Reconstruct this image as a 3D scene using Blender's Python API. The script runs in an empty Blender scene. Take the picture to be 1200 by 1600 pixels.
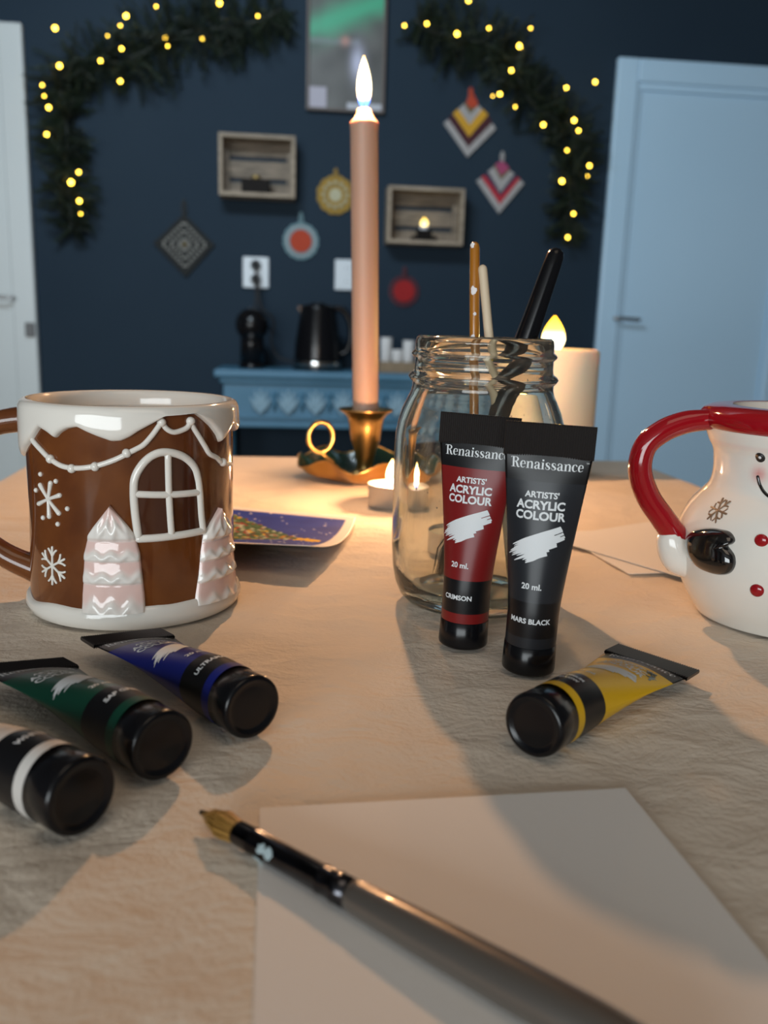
import bpy, bmesh, math, random
from math import sin, cos, pi, radians, sqrt
from mathutils import Vector, Matrix, noise

sc = bpy.context.scene
C = sc.collection
random.seed(7)

# ------------------------------------------------------------------ camera
T = 0.74                       # table top height
H = 0.14                       # lens above the table top
FPX, PITCH, ROLL = 1350.0, radians(12.0), radians(1.8)
cam = bpy.data.cameras.new('camera')
cam.sensor_fit = 'VERTICAL'
cam.sensor_height = 36.0
cam.lens = 36.0 * FPX / 1600.0
cam.clip_start = 0.01
cam.dof.use_dof = True
cam.dof.focus_distance = 0.385
cam.dof.aperture_fstop = 10.0
camo = bpy.data.objects.new('camera', cam)
C.objects.link(camo)
camo.matrix_world = (Matrix.Translation((0, 0, T + H)) @ Matrix.Rotation(pi / 2 - PITCH, 4, 'X')
                     @ Matrix.Rotation(ROLL, 4, 'Z'))
sc.camera = camo

# ------------------------------------------------------------------ world, exposure, big lights
w = bpy.data.worlds.new('world'); sc.world = w
w.use_nodes = True
w.node_tree.nodes['Background'].inputs[0].default_value = (0.35, 0.45, 0.6, 1)
w.node_tree.nodes['Background'].inputs[1].default_value = 0.05
sc.view_settings.view_transform = 'Standard'
sc.view_settings.look = 'None'
sc.view_settings.gamma = 1.0
sc.view_settings.use_curve_mapping = False
sc.view_settings.exposure = 0.0
sc.cycles.max_bounces = 14
sc.cycles.transmission_bounces = 12
sc.cycles.transparent_max_bounces = 16
sc.cycles.sample_clamp_indirect = 4.0
sc.cycles.use_denoising = True


def area(name, loc, target, sx, sy, watts, col):
    l = bpy.data.lights.new(name, 'AREA')
    l.shape = 'RECTANGLE'; l.size = sx; l.size_y = sy; l.energy = watts; l.color = col
    o = bpy.data.objects.new(name, l); C.objects.link(o)
    o.location = loc
    o.rotation_euler = (Vector(target) - Vector(loc)).to_track_quat('-Z', 'Y').to_euler()
    return o


area('window_light', (-1.7, -4.0, 1.25), (0.1, 1.2, 0.95), 4.2, 1.9, 215, (0.90, 0.97, 1.0))
area('overhead_fill', (0.25, -0.35, 2.45), (0.25, -0.35, 0), 1.0, 1.0, 3.8, (1.0, 0.82, 0.64))  # unseen warm fill, added to lift the shadows on the table
area('wall_wash_fill', (-0.7, 1.75, 2.45), (-0.2, 4.0, 1.15), 0.9, 0.25, 33, (0.74, 0.88, 1.0))  # unseen cool fill, added and tilted to brighten the back wall but not the table

# ------------------------------------------------------------------ pixel helpers (placing things where they stand)
cp, sp, cr, sr = cos(PITCH), sin(PITCH), cos(ROLL), sin(ROLL)
CAM = Vector((0, 0, T + H))


def ray(px, py):
    x = (px - 600) / FPX; y = (py - 800) / FPX
    xc = x * cr + y * sr; yc = -x * sr + y * cr
    return Vector((xc, cp - yc * sp, -sp - yc * cp))


def onz(px, py, z=0.0):
    r = ray(px, py); t = (T + z - CAM.z) / r.z
    return CAM + r * t


def ony(px, py, Y):
    r = ray(px, py)
    return CAM + r * (Y / r.y)


WA = radians(6.0); WY = 4.0
WU = Vector((cos(WA), sin(WA), 0)); WN = Vector((sin(WA), -cos(WA), 0)); W0 = Vector((0, WY, 0))


def onwall(px, py, off=0.0):
    """pixel -> (x along wall, z) in the wall frame, at a distance off in front of it"""
    r = ray(px, py); p0 = W0 + WN * off
    t = (p0 - CAM).dot(WN) / r.dot(WN)
    p = CAM + r * t
    return (p - p0).dot(WU), p.z


def wallpt(x, z, off=0.0):
    return W0 + WU * x + WN * off + Vector((0, 0, z))


# ------------------------------------------------------------------ materials
MATS = {}


def mat(name, col=(.8, .8, .8), rough=.5, metal=0., coat=0., spec=None, trans=0., ior=None, emit=None, estr=0.,
        sss=0., attr=None, sheen=0.):
    m = bpy.data.materials.new(name); m.use_nodes = True
    b = m.node_tree.nodes['Principled BSDF']
    b.inputs['Base Color'].default_value = (*col, 1)
    b.inputs['Roughness'].default_value = rough
    b.inputs['Metallic'].default_value = metal
    b.inputs['Coat Weight'].default_value = coat
    b.inputs['Coat Roughness'].default_value = .05
    if spec is not None: b.inputs['Specular IOR Level'].default_value = spec
    if ior: b.inputs['IOR'].default_value = ior
    b.inputs['Transmission Weight'].default_value = trans
    if emit:
        b.inputs['Emission Color'].default_value = (*emit, 1); b.inputs['Emission Strength'].default_value = estr
    if sss:
        b.inputs['Subsurface Weight'].default_value = sss
        b.inputs['Subsurface Radius'].default_value = (.012, .006, .003)
        b.inputs['Subsurface Scale'].default_value = 1.0
    if sheen: b.inputs['Sheen Weight'].default_value = sheen
    if attr:
        a = m.node_tree.nodes.new('ShaderNodeVertexColor'); a.layer_name = attr
        m.node_tree.links.new(a.outputs[0], b.inputs['Base Color'])
    MATS[name] = m
    return m


def mottle(m, c1, c2, scale, detail=4, bump=0., bscale=None, bdist=.001, stretch=None, rough=None):
    """noise variation of the base colour and a fine bump"""
    nt = m.node_tree; b = nt.nodes['Principled BSDF']
    tc = nt.nodes.new('ShaderNodeTexCoord'); src = tc.outputs['Object']
    if stretch:
        mp = nt.nodes.new('ShaderNodeMapping'); mp.inputs['Scale'].default_value = stretch
        nt.links.new(src, mp.inputs[0]); src = mp.outputs[0]
    n = nt.nodes.new('ShaderNodeTexNoise'); n.inputs['Scale'].default_value = scale; n.inputs['Detail'].default_value = detail
    nt.links.new(src, n.inputs['Vector'])
    r = nt.nodes.new('ShaderNodeValToRGB')
    r.color_ramp.elements[0].position = .3; r.color_ramp.elements[1].position = .7
    r.color_ramp.elements[0].color = (*c1, 1); r.color_ramp.elements[1].color = (*c2, 1)
    nt.links.new(n.outputs[0], r.inputs[0]); nt.links.new(r.outputs[0], b.inputs['Base Color'])
    if bump:
        n2 = nt.nodes.new('ShaderNodeTexNoise'); n2.inputs['Scale'].default_value = bscale or scale * 3
        n2.inputs['Detail'].default_value = 6
        nt.links.new(src, n2.inputs['Vector'])
        bp = nt.nodes.new('ShaderNodeBump'); bp.inputs['Strength'].default_value = bump; bp.inputs['Distance'].default_value = bdist
        nt.links.new(n2.outputs[0], bp.inputs['Height']); nt.links.new(bp.outputs[0], b.inputs['Normal'])
    return m


def flame_mat(name, stops, strength):
    """see-through glowing gas: transparent + emission, coloured along the flame's own height"""
    m = bpy.data.materials.new(name); m.use_nodes = True
    nt = m.node_tree; nt.nodes.clear()
    out = nt.nodes.new('ShaderNodeOutputMaterial')
    tc = nt.nodes.new('ShaderNodeTexCoord'); sx = nt.nodes.new('ShaderNodeSeparateXYZ')
    nt.links.new(tc.outputs['Generated'], sx.inputs[0])
    r = nt.nodes.new('ShaderNodeValToRGB')
    el = r.color_ramp.elements
    while len(el) < len(stops): el.new(.5)
    for e, (p, c) in zip(el, stops): e.position = p; e.color = (*c, 1)
    nt.links.new(sx.outputs[2], r.inputs[0])
    em = nt.nodes.new('ShaderNodeEmission'); em.inputs[1].default_value = strength
    nt.links.new(r.outputs[0], em.inputs[0])
    tr = nt.nodes.new('ShaderNodeBsdfTransparent')
    ad = nt.nodes.new('ShaderNodeAddShader')
    nt.links.new(em.outputs[0], ad.inputs[0]); nt.links.new(tr.outputs[0], ad.inputs[1])
    nt.links.new(ad.outputs[0], out.inputs[0])
    return m


# ------------------------------------------------------------------ objects
def prop(o, label=None, cat=None, group=None, kind=None):
    if label: o['label'] = label
    if cat: o['category'] = cat
    if group: o['group'] = group
    if kind: o['kind'] = kind
    return o


def thing(name, label, cat, loc=(0, 0, 0), rz=0.0, group=None, mw=None):
    o = bpy.data.objects.new(name, None); C.objects.link(o)
    o.empty_display_size = .02
    if mw is not None: o.matrix_world = mw
    else:
        o.location = loc; o.rotation_euler = (0, 0, rz)
    return prop(o, label, cat, group)


def obj(name, vf, m, parent=None, smooth=True, kind=None, loc=None, label=None, auto=None):
    me = bpy.data.meshes.new(name)
    v, f = vf[0], vf[1]
    me.from_pydata([tuple(p) for p in v], [], f)
    bm = bmesh.new(); bm.from_mesh(me)
    bmesh.ops.recalc_face_normals(bm, faces=bm.faces)
    bm.to_mesh(me); bm.free()
    if m is not None:
        for mm in (m if isinstance(m, (list, tuple)) else [m]): me.materials.append(mm)
    if smooth:
        me.polygons.foreach_set('use_smooth', [True] * len(me.polygons))
        if auto: me.set_sharp_from_angle(angle=radians(auto))
    me.update()
    o = bpy.data.objects.new(name, me); C.objects.link(o)
    if parent is not None: o.parent = parent
    if loc is not None: o.location = loc
    if kind: o['kind'] = kind
    if label: o['label'] = label
    return o


def copy_tree(o, parent=None):
    c = o.copy(); C.objects.link(c)
    if parent is not None: c.parent = parent
    for ch in list(o.children): copy_tree(ch, c)
    return c


def vcol(o, cols, name='Col'):
    a = o.data.color_attributes.new(name, 'FLOAT_COLOR', 'POINT')
    flat = []
    for c in cols: flat += [c[0], c[1], c[2], 1.0]
    a.data.foreach_set('color', flat)


# ------------------------------------------------------------------ shape makers: (verts, faces)
def join(*parts):
    V, F = [], []
    for v, f in parts:
        n = len(V); V += [Vector(p) for p in v]; F += [tuple(i + n for i in q) for q in f]
    return V, F


def xf(vf, M):
    return [M @ Vector(p) for p in vf[0]], vf[1]


def mv(vf, d):
    d = Vector(d)
    return [Vector(p) + d for p in vf[0]], vf[1]


def box(x0, x1, y0, y1, z0, z1, bev=0.0):
    if bev <= 0:
        v = [(x, y, z) for x in (x0, x1) for y in (y0, y1) for z in (z0, z1)]
        f = [(0, 1, 3, 2), (4, 6, 7, 5), (0, 4, 5, 1), (2, 3, 7, 6), (0, 2, 6, 4), (1, 5, 7, 3)]
        return [Vector(p) for p in v], f
    bm = bmesh.new()
    bmesh.ops.create_cube(bm, size=1)
    for p in bm.verts:
        p.co = Vector(((x0 + x1) / 2 + p.co.x * (x1 - x0), (y0 + y1) / 2 + p.co.y * (y1 - y0), (z0 + z1) / 2 + p.co.z * (z1 - z0)))
    bmesh.ops.bevel(bm, geom=bm.edges[:], offset=bev, segments=2, affect='EDGES', profile=.5)
    v = [p.co.copy() for p in bm.verts]; bm.verts.index_update()
    f = [tuple(q.index for q in fc.verts) for fc in bm.faces]; bm.free()
    return v, f


def lathe(prof, n=48, closed=False, fn=None):
    """prof: list of (r,z); r==0 becomes a pole"""
    V, F, rows = [], [], []
    for (r, z) in prof:
        if r < 1e-7:
            rows.append([len(V)]); V.append(Vector((0, 0, z)))
        else:
            row = []
            for k in range(n):
                a = 2 * pi * k / n
                rr, zz = (fn(a, r, z) if fn else (r, z))
                row.append(len(V)); V.append(Vector((rr * sin(a), -rr * cos(a), zz)))
            rows.append(row)
    pairs = list(zip(rows, rows[1:])) + ([(rows[-1], rows[0])] if closed else [])
    for a, b in pairs:
        for k in range(n):
            k2 = (k + 1) % n
            if len(a) == 1 and len(b) == 1: continue
            if len(a) == 1: F.append((a[0], b[k], b[k2]))
            elif len(b) == 1: F.append((a[k], a[k2], b[0]))
            else: F.append((a[k], a[k2], b[k2], b[k]))
    return V, F


def smooth_path(pts, sub=6, closed=False):
    P = [Vector(p) for p in pts]; n = len(P); out = []
    rng = range(n if closed else n - 1)
    for i in rng:
        p0 = P[(i - 1) % n] if closed or i > 0 else P[0]
        p1 = P[i]; p2 = P[(i + 1) % n]
        p3 = P[(i + 2) % n] if closed or i + 2 < n else P[n - 1]
        for k in range(sub):
            t = k / sub
            out.append(.5 * ((2 * p1) + (p2 - p0) * t + (2 * p0 - 5 * p1 + 4 * p2 - p3) * t * t + (3 * p1 - p0 - 3 * p2 + p3) * t ** 3))
    if not closed: out.append(P[-1].copy())
    return out


def tube(path, rad, n=10, closed=False, cap=True, round_ends=False):
    P = [Vector(p) for p in path]
    R = list(rad) if isinstance(rad, (list, tuple)) else [rad] * len(P)
    if len(R) != len(P):
        R0 = R; R = []
        for i in range(len(P)):
            t = i / (len(P) - 1) * (len(R0) - 1); k = min(int(t), len(R0) - 2)
            R.append(R0[k] + (R0[k + 1] - R0[k]) * (t - k))
    if round_ends and not closed:
        d0 = (P[0] - P[1]).normalized(); d1 = (P[-1] - P[-2]).normalized()
        a0 = [(P[0] + d0 * R[0] * s, R[0] * sqrt(max(0, 1 - s * s))) for s in (.96, .8, .5)]
        a1 = [(P[-1] + d1 * R[-1] * s, R[-1] * sqrt(max(0, 1 - s * s))) for s in (.5, .8, .96)]
        P = [a[0] for a in a0] + P + [a[0] for a in a1]; R = [a[1] for a in a0] + R + [a[1] for a in a1]
    V, F = [], []
    m = len(P); up = None
    for i in range(m):
        if closed: d = P[(i + 1) % m] - P[(i - 1) % m]
        else: d = P[min(i + 1, m - 1)] - P[max(i - 1, 0)]
        if d.length < 1e-12: d = Vector((0, 0, 1))
        d.normalize()
        if up is None:
            up = Vector((0, 0, 1)) if abs(d.z) < .9 else Vector((1, 0, 0))
        side = d.cross(up)
        if side.length < 1e-6: side = d.cross(Vector((1, .3, .2)))
        side.normalize(); up = side.cross(d).normalized()
        for k in range(n):
            a = 2 * pi * k / n
            V.append(P[i] + (side * cos(a) + up * sin(a)) * R[i])
    for i in range(m if closed else m - 1):
        j = (i + 1) % m
        for k in range(n):
            k2 = (k + 1) % n
            F.append((i * n + k, i * n + k2, j * n + k2, j * n + k))
    if cap and not closed:
        F.append(tuple(range(n))[::-1]); F.append(tuple((m - 1) * n + k for k in range(n)))
    return V, F


def ball(c, r, n=16, sz=1.0):
    m = max(4, n // 2)
    prof = [(r * sin(pi * i / m) if 0 < i < m else 0, -r * sz * cos(pi * i / m)) for i in range(m + 1)]
    return mv(lathe(prof, n), c)


def grid(nu, nv, fn):
    V = [Vector(fn(i / nu, j / nv)) for j in range(nv + 1) for i in range(nu + 1)]
    F = [(j * (nu + 1) + i, j * (nu + 1) + i + 1, (j + 1) * (nu + 1) + i + 1, (j + 1) * (nu + 1) + i) for j in range(nv) for i in range(nu)]
    return V, F


def prism(poly, y0, y1):
    """polygon in xz extruded along y"""
    n = len(poly)
    V = [Vector((x, y0, z)) for x, z in poly] + [Vector((x, y1, z)) for x, z in poly]
    F = [tuple(range(n)), tuple(range(2 * n - 1, n - 1, -1))] + [(i, (i + 1) % n, n + (i + 1) % n, n + i) for i in range(n)]
    return V, F


def ribbon2d(pts, ws, sub=5):
    P = smooth_path([(x, y, 0) for x, y in pts], sub)
    V, F = [], []
    m = len(P)
    for i in range(m):
        d = (P[min(i + 1, m - 1)] - P[max(i - 1, 0)]).normalized()
        nn = Vector((-d.y, d.x, 0))
        t = i / (m - 1) * (len(ws) - 1); k = min(int(t), len(ws) - 2)
        wd = ws[k] + (ws[k + 1] - ws[k]) * (t - k)
        V += [P[i] + nn * wd / 2, P[i] - nn * wd / 2]
    F = [(2 * i, 2 * i + 1, 2 * i + 3, 2 * i + 2) for i in range(m - 1)]
    return V, F


def rect2d(x0, x1, y0, y1):
    return [Vector((x0, y0, 0)), Vector((x1, y0, 0)), Vector((x1, y1, 0)), Vector((x0, y1, 0))], [(0, 1, 2, 3)]


def interp(xs, ys, x):
    if x <= xs[0]: return ys[0]
    for i in range(len(xs) - 1):
        if x <= xs[i + 1]:
            t = (x - xs[i]) / (xs[i + 1] - xs[i] + 1e-12)
            return ys[i] + (ys[i + 1] - ys[i]) * t
    return ys[-1]


def sstep(a, b, x):
    t = max(0., min(1., (x - a) / (b - a))); return t * t * (3 - 2 * t)


# ------------------------------------------------------------------ lettering
def sans(body, size, bold=.0):
    cu = bpy.data.curves.new('lettering', 'FONT')
    cu.body = body; cu.size = size; cu.align_x = 'CENTER'; cu.align_y = 'CENTER'; cu.offset = bold; cu.resolution_u = 3
    o = bpy.data.objects.new('lettering', cu); C.objects.link(o)
    dg = bpy.context.evaluated_depsgraph_get()
    me = bpy.data.meshes.new_from_object(o.evaluated_get(dg))
    vf = ([v.co.copy() for v in me.vertices], [tuple(p.vertices) for p in me.polygons])
    bpy.data.objects.remove(o); bpy.data.meshes.remove(me); bpy.data.curves.remove(cu)
    return vf


GL = {
    'R': (.60, [rect2d(.09, .21, 0, .72), rect2d(.0, .30, 0, .025), rect2d(-.02, .21, .695, .72), rect2d(-.02, .0, .64, .72),
                ribbon2d([(.2, .70), (.38, .68), (.45, .55), (.38, .42), (.2, .38)], [.03, .06, .13, .06, .03]),
                ribbon2d([(.28, .39), (.38, .28), (.44, .1), (.5, .02), (.6, .05)], [.05, .12, .13, .08, .02])]),
    'e': (.42, [ribbon2d([(.07, .26), (.36, .26)], [.025, .025]),
                ribbon2d([(.35, .26), (.32, .42), (.21, .475), (.11, .41), (.075, .25), (.11, .08), (.22, .015), (.37, .1)],
                         [.08, .07, .03, .09, .13, .1, .04, .02])]),
    'n': (.52, [rect2d(.07, .18, 0, .46), rect2d(.01, .24, 0, .025), rect2d(.01, .18, .44, .465),
                ribbon2d([(.17, .36), (.25, .455), (.35, .45), (.40, .34), (.40, .02)], [.02, .04, .09, .115, .115]),
                rect2d(.30, .50, 0, .025)]),
    'a': (.46, [ribbon2d([(.08, .36), (.12, .45), (.22, .475), (.31, .41), (.32, .3), (.32, .08), (.38, .02), (.45, .05)],
                         [.08, .06, .03, .08, .115, .115, .06, .02]),
                ribbon2d([(.30, .28), (.16, .23), (.09, .12), (.14, .02), (.24, .03), (.31, .11)], [.02, .05, .12, .08, .03, .02]),
                rect2d(.06, .14, .32, .39)]),
    'i': (.26, [rect2d(.07, .18, 0, .46), rect2d(.01, .24, 0, .025), rect2d(.01, .18, .44, .465), rect2d(.07, .185, .56, .675)]),
    's': (.38, [ribbon2d([(.31, .33), (.28, .44), (.19, .475), (.09, .41), (.12, .3), (.25, .2), (.31, .1), (.2, .01), (.09, .04), (.05, .15)],
                         [.03, .03, .03, .09, .12, .12, .09, .03, .03, .03])]),
    'c': (.41, [ribbon2d([(.34, .36), (.30, .45), (.21, .475), (.11, .41), (.075, .25), (.11, .08), (.22, .015), (.37, .1)],
                         [.09, .06, .03, .09, .13, .1, .04, .02])]),
}


def serif(word, size):
    x = 0; parts = []
    for ch in word:
        adv, ps = GL[ch]
        for p in ps: parts.append(mv(p, (x, 0, 0)))
        x += adv
    v, f = join(*parts)
    return [Vector(((p.x - x / 2) * size, (p.y - .3) * size, 0)) for p in v], f


# ================================================================== MATERIALS
M_wall = mottle(mat('navy_wall_paint', (.05, .06, .085), .7, spec=.12), (.017, .031, .048), (.020, .036, .054), 1.5, bump=.15, bscale=120)
M_plain = mat('dim_room_paint', (.10, .11, .13), .8)
M_ceil = mat('ceiling_paint', (.22, .22, .22), .9)
M_floor = mottle(mat('wood_floor', (.25, .18, .12), .45), (.16, .11, .07), (.26, .18, .12), 3, stretch=(1, 12, 1))
M_door = mottle(mat('pale_blue_door_paint', (.5, .66, .76), .35), (.46, .67, .84), (.50, .71, .88), .9)
M_doorw = mottle(mat('off_white_door_paint', (.7, .73, .72), .35), (.54, .58, .58), (.59, .63, .62), .9)
M_dim = mat('dull_grey_metal', (.16, .16, .16), .6, .3)
M_steel = mat('brushed_steel', (.5, .5, .5), .3, 1.)
M_cloth = mottle(mat('cotton_tablecloth', (.76, .7, .64), .9, sheen=.15), (.69, .59, .475), (.75, .65, .53), 9, bump=.45, bscale=420, bdist=.0010)
M_paper = mottle(mat('white_paper', (.82, .79, .75), .7), (.80, .77, .73), (.84, .81, .77), 3, bump=.1, bscale=900)
M_cardboard = mat('table_board', (.4, .28, .18), .5)
M_black = mat('glossy_black_plastic', (.005, .005, .006), .2, spec=.3)
M_blackm = mat('matte_black_plastic', (.012, .011, .011), .45)
M_white_print = mat('white_print', (.66, .69, .71), .5, spec=.2)
M_ceramic = mat('white_glaze', (.77, .74, .68), .08, coat=.1)
M_brown = mottle(mat('brown_glaze', (.12, .04, .015), .09, coat=.1), (.095, .027, .008), (.165, .052, .013), 45, 5)
M_browndark = mat('dark_brown_glaze', (.06, .02, .010), .08, coat=.1)
M_red = mat('red_glaze', (.30, .005, .010), .09, coat=.2)
M_blackglaze = mat('black_glaze', (.006, .005, .005), .08, coat=.9)
M_tree = mat('pink_white_glaze', (.8, .7, .68), .08, coat=.1, attr='Col')
M_face = mat('painted_white_glaze', (.77, .74, .68), .08, coat=.1, attr='Col')
M_greybrown = mat('greybrown_paint', (.20, .12, .07), .3)
M_brass = mottle(mat('worn_brass', (.6, .36, .12), .28, 1.), (.46, .28, .09), (.58, .38, .15), 60, rough=.3)
M_green = mat('dark_green_enamel', (.010, .045, .035), .25, coat=.4)
M_wax = mat('peach_wax', (.42, .27, .20), .5, sss=.35)
M_tea = mat('cream_wax', (.86, .80, .70), .45, sss=.3)
M_alu = mat('aluminium_cup', (.72, .70, .68), .3, .75)
M_led = mat('ivory_wax', (.86, .76, .58), .55, sss=.3)
M_wick = mat('wick', (.02, .012, .01), .9)

M_glass = bpy.data.materials.new('clear_glass'); M_glass.use_nodes = True
nt = M_glass.node_tree; nt.nodes.clear()
go = nt.nodes.new('ShaderNodeOutputMaterial')
g1 = nt.nodes.new('ShaderNodeBsdfGlass'); g1.inputs['Color'].default_value = (.98, .992, .962, 1); g1.inputs['IOR'].default_value = 1.5
g1.inputs['Roughness'].default_value = 0.0
tcg = nt.nodes.new('ShaderNodeTexCoord')
ng = nt.nodes.new('ShaderNodeTexNoise'); ng.inputs['Scale'].default_value = 38; ng.inputs['Detail'].default_value = 8; ng.inputs['Roughness'].default_value = .75
mg = nt.nodes.new('ShaderNodeMapping'); mg.inputs['Scale'].default_value = (1, 1, .45)
nt.links.new(tcg.outputs['Object'], mg.inputs[0]); nt.links.new(mg.outputs[0], ng.inputs['Vector'])
rg_ = nt.nodes.new('ShaderNodeValToRGB')
rg_.color_ramp.elements[0].position = .42; rg_.color_ramp.elements[0].color = (0.01, 0.01, 0.01, 1)
rg_.color_ramp.elements[1].position = .78; rg_.color_ramp.elements[1].color = (.14, .14, .14, 1)
nt.links.new(ng.outputs[0], rg_.inputs[0])
d1 = nt.nodes.new('ShaderNodeBsdfTranslucent'); d1.inputs[0].default_value = (.9, .88, .84, 1)
mx = nt.nodes.new('ShaderNodeMixShader')
nt.links.new(rg_.outputs[0], mx.inputs[0]); nt.links.new(g1.outputs[0], mx.inputs[1]); nt.links.new(d1.outputs[0], mx.inputs[2])
nt.links.new(mx.outputs[0], go.inputs[0])

# ================================================================== SETTING
def struct(name, vf, m, parent=None, smooth=False, mw=None):
    o = obj(name, vf, m, parent, smooth)
    if parent is None: o['kind'] = 'structure'
    if mw is not None: o.matrix_world = mw
    return o


WM = Matrix.Translation(W0) @ Matrix.Rotation(WA, 4, 'Z')        # wall frame: x along, y into the wall, z up
struct('floor', box(-3.2, 3.2, -5.2, 5.0, -.05, 0), M_floor)
struct('ceiling', box(-3.2, 3.2, -5.2, 5.0, 2.62, 2.7), M_ceil)
struct('wall_left', box(-3.2, -3.0, -5.2, 5.0, 0, 2.62), M_plain)
struct('wall_right', box(3.0, 3.2, -5.2, 5.0, 0, 2.62), M_plain)
struct('wall_front', box(-3.0, 3.0, -5.2, -5.0, 0, 2.62), M_plain)
struct('wall_back', box(-3.02, 3.02, 0, .12, 0, 2.62), M_wall, mw=WM)

# right door: frame boards, leaf, handle
def make_door(name, xl, xr, ztop, m, handle_x, handle_z, hdir, strike=None):
    d = thing(name, None, None, mw=WM @ Matrix.Translation((xl, 0, 0)))
    d['kind'] = 'structure'
    wd = xr - xl; tw = .095
    obj('frame_board', box(0, tw, -.035, .0, 0, ztop, .006), m, d, False)
    obj('frame_board', box(wd - tw, wd, -.035, .0, 0, ztop, .006), m, d, False)
    obj('frame_board', box(tw, wd - tw, -.035, .0, ztop - tw, ztop, .006), m, d, False)
    obj('door_stop', join(box(tw, tw + .018, -.022, 0, 0, ztop - tw), box(wd - tw - .018, wd - tw, -.022, 0, 0, ztop - tw),
                          box(tw + .018, wd - tw - .018, -.022, 0, ztop - tw - .03, ztop - tw)), m, d, False)
    obj('door_leaf', box(tw + .018, wd - tw - .018, -.010, .0, .01, ztop - tw - .03, .003), m, d, False)
    hx = handle_x - xl
    h = obj('door_handle', join(tube(smooth_path([(hx, -.010, handle_z), (hx, -.05, handle_z), (hx + hdir * .012, -.06, handle_z),
                                                  (hx + hdir * .115, -.06, handle_z - .004)], 4), .0085, 10),), M_steel, d)
    obj('rosette', xf(lathe([(0, 0), (.025, 0), (.025, .008), (.022, .01), (0, .01)], 24),
                      Matrix.Translation((hx, -.010, handle_z)) @ Matrix.Rotation(pi / 2, 4, 'X')), M_steel, h)
    if strike:
        sx_, sz_ = strike
        s_ = obj('lock_plate', mv(box(-.02, .02, -.047, -.035, -.03, .03, .004), (sx_ - xl, 0, sz_)), M_dim, d, False)
    return d


xl, zt = onwall(968, 88, .035)
hx, hz = onwall(962, 497, .06)
make_door('door_1', xl, xl + .93, zt, M_door, hx, hz, 1)
xr2, _ = onwall(46, 300, .035)
hx2, hz2 = onwall(-22, 463, .06)
stk = onwall(47, 515, .04)
make_door('door_2', xr2 - .93, xr2, zt - .02, M_doorw, hx2, hz2, 1, strike=stk)
struct('baseboard_back', box(-3.0, 3.0, -.012, 0, 0, .09), M_wall, mw=WM)

# ================================================================== TABLE AND CLOTH
TU = Vector((cos(radians(7.5)), sin(radians(7.5)), 0)); TV = Vector((sin(radians(7.5)), -cos(radians(7.5)), 0))
TC = Vector((.281, .985, 0)); TWID, TLEN = .640, 1.25
TMW = Matrix(((TU.x, -TV.x, 0, TC.x), (TU.y, -TV.y, 0, TC.y), (0, 0, 1, 0), (0, 0, 0, 1)))   # table frame: x right, y away, origin far right corner
tb = thing('table', 'rectangular table mostly hidden under the pale tablecloth', 'table', mw=TMW)
obj('tabletop', box(-TWID + .004, -.004, -TLEN + .004, -.004, T - .032, T - .006, .003), M_cardboard, tb, False)
for x in (-TWID + .06, -.06):
    for y in (-TLEN + .06, -.06):
        obj('leg', tube([(x, y, 0), (x, y, T - .033)], [.018, .024], 12), M_cardboard, tb)


def cloth_pt(a, b):
    drop = .16; r = .012
    x = -TWID - drop + a * (TWID + 2 * drop); y = -TLEN - drop + b * (TLEN + 2 * drop)
    ex = max(0, x - 0, -TWID - x); ey = max(0, y - 0, -TLEN - y)
    e = max(ex, ey)
    cx = min(0, max(-TWID, x)); cy = min(0, max(-TLEN, y))
    if e <= 0:
        q = Vector((x, y, 0))
        f = noise.fractal(Vector((x * 9, y * 9, 3)), 1.0, 2.0, 3) * .5 + .5
        g = 1 - abs(noise.noise(Vector((x * 26 + 2 * noise.noise(q * 8), y * 34, 1.7))))
        edge = min(1, min(-x, x + TWID, -y, y + TLEN) / .04)
        z = -.0002 - .0010 * max(0, min(1, f)) - .0011 * (1 - g ** 3) * edge
        return (x, y, T + z)
    d = Vector((0 if ex == 0 else (1 if x > 0 else -1), 0 if ey == 0 else (1 if y > 0 else -1), 0))
    s = min(e, r * pi / 2)
    out = r * sin(s / r); dz = r * (1 - cos(s / r)) + max(0, e - r * pi / 2)
    wv = .012 * sin((x * (ey > 0) + y * (ex > 0)) * 38) * min(1, max(0, e - .02) / .1)
    return (cx + d.x * (out + wv * (ex >= ey)), cy + d.y * (out + wv * (ey > ex)), T - .0006 - dz)


tc_ = obj('tablecloth', grid(190, 280, cloth_pt), M_cloth)
tc_.matrix_world = TMW
prop(tc_, 'crumpled pale cotton tablecloth spread over the table', 'tablecloth')

# ---- wrinkle relief of the cloth (fine creases)
nt = M_cloth.node_tree; b = nt.nodes['Principled BSDF']
bp0 = [n for n in nt.nodes if n.type == 'BUMP'][0]
tcn = [n for n in nt.nodes if n.type == 'TEX_COORD'][0]
mp = nt.nodes.new('ShaderNodeMapping'); mp.inputs['Scale'].default_value = (40, 62, 40); mp.inputs['Rotation'].default_value = (0, 0, .35)
nt.links.new(tcn.outputs['Object'], mp.inputs[0])
n3 = nt.nodes.new('ShaderNodeTexNoise'); n3.inputs['Scale'].default_value = 1.0; n3.inputs['Detail'].default_value = 5
n3.inputs['Distortion'].default_value = .5; n3.inputs['Roughness'].default_value = .6
nt.links.new(mp.outputs[0], n3.inputs['Vector'])
bp2 = nt.nodes.new('ShaderNodeBump'); bp2.inputs['Strength'].default_value = .36; bp2.inputs['Distance'].default_value = .006
nt.links.new(n3.outputs[0], bp2.inputs['Height']); nt.links.new(bp0.outputs[0], bp2.inputs['Normal'])
nt.links.new(bp2.outputs[0], b.inputs['Normal'])

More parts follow.
